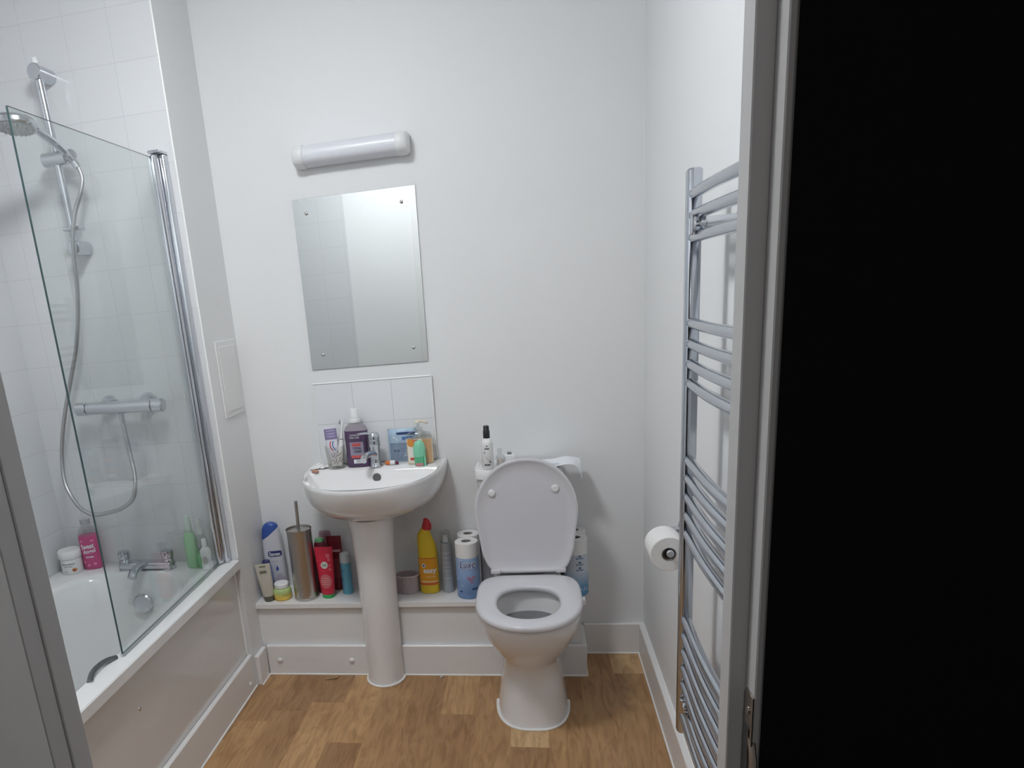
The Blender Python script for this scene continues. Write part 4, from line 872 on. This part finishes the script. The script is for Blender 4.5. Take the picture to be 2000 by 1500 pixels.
for u, v in ((-.02, .03), (.018, .022), (-.005, .018), (.022, .112), (-.018, .112)): B.decal('petal_print', pm('petal_pink', 236, 120, 170), t, u - .006, u + .006, v - .005, v + .005, 'oval')
t = thing('green_shampoo_bottle', 'tall pale green bottle right of the bath tap', 'bottle', (-1.222, -.352, ZB), 0)
Body([(0, .021, .018, 2.2), (.003, .0235, .020, 2.2), (.10, .0235, .020, 2.2), (.128, .019, .017, 2.1), (.134, .012, .012, 2)]).build('bottle_body', pm('pale_green', 168, 222, 168, .25), t)
Body([(.1345, .0140, .0140, 2), (.165, .0125, .0125, 2), (.190, .0095, .0095, 2), (.192, .008, .008, 2)]).build('cap', pm('pale_green_cap', 200, 218, 205), t)
t = thing('green_cleanser_bottle', 'bottle half full of green liquid with white pump right of the bath tap', 'bottle', (-1.178, -.358, ZB), 0)
B = Body([(0, .020, .018, 2.2), (.003, .0225, .020, 2.2), (.10, .0225, .020, 2.2), (.118, .018, .016, 2.1), (.126, .011, .011, 2)])
B.build('liquid_body', pm('leaf_green', 122, 200, 130, .2), t, 0, .056); B.build('bottle_upper', M['clear'], t, .0565, .126, cap0=False)
Body([(.1265, .0125, .0125, 2), (.145, .0125, .0125, 2), (.146, .006, .006, 2), (.17, .006, .006, 2), (.1705, .0115, .0115, 2), (.184, .0105, .0105, 2)]).build('pump', pm('pump_white', 205, 210, 208), t)
for u, v, r_ in ((.006, .075, .008), (.014, .085, .007), (.012, .066, .006)): B.decal('leaf_print', pm('dark_leaf', 58, 110, 76), t, u - r_, u + r_, v - r_ * .7, v + r_ * .7, 'oval')
t = thing('travel_bottle', 'small white waisted bottle next to the shower screen hinge', 'bottle', (-1.1445 - .014, -.377, ZB), 0)
B = Body([(0, .017, .014, 2.2), (.003, .020, .0165, 2.2), (.02, .0185, .0155, 2.2), (.036, .0165, .014, 2.2), (.058, .0200, .0165, 2.2), (.070, .019, .016, 2.2), (.080, .013, .012, 2), (.083, .009, .009, 2)]); B.build('bottle_body', W, t)
Body([(.0835, .0095, .0095, 2), (.112, .0085, .0085, 2), (.114, .007, .007, 2)]).build('cap', W, t); B.decal('oval_label', pm('beige_label', 190, 186, 178), t, -.010, .012, .022, .052, 'oval')

# ---- bits on the floor ----
t = thing('dry_leaf_shred', 'curled dry brown fibre lying on the floor by the skirting', 'debris', (-.79, -.235, 0), 0)
bm = NB(); tube(bm, [(-.03, -.008, .0015), (-.015, -.006, .002), (.0, -.003, .004), (.018, .004, .004), (.026, .012, .008)], [.0012, .002, .0022, .0016, .001], n=8, flat=.5); finish('fibre', bm, pm('dry_brown', 92, 66, 44, .8), t)
t = thing('foil_scrap', 'tiny silvery scrap on the floor right of the pedestal', 'debris', (-.368, -.214, 0), .4)
bm = NB(); bmesh.ops.create_icosphere(bm, subdivisions=2, radius=.008)
for v_ in bm.verts: v_.co = Vector((v_.co.x * random.uniform(.7, 1.3), v_.co.y * random.uniform(.7, 1.2), max(0, v_.co.z * random.uniform(.4, .9) + .004)))
finish('scrap', bm, mat('silver_scrap', (.7, .7, .68), .3, .6), t, angle=10)
for o in bpy.data.objects:
    if '_world' in o: del o['_world']
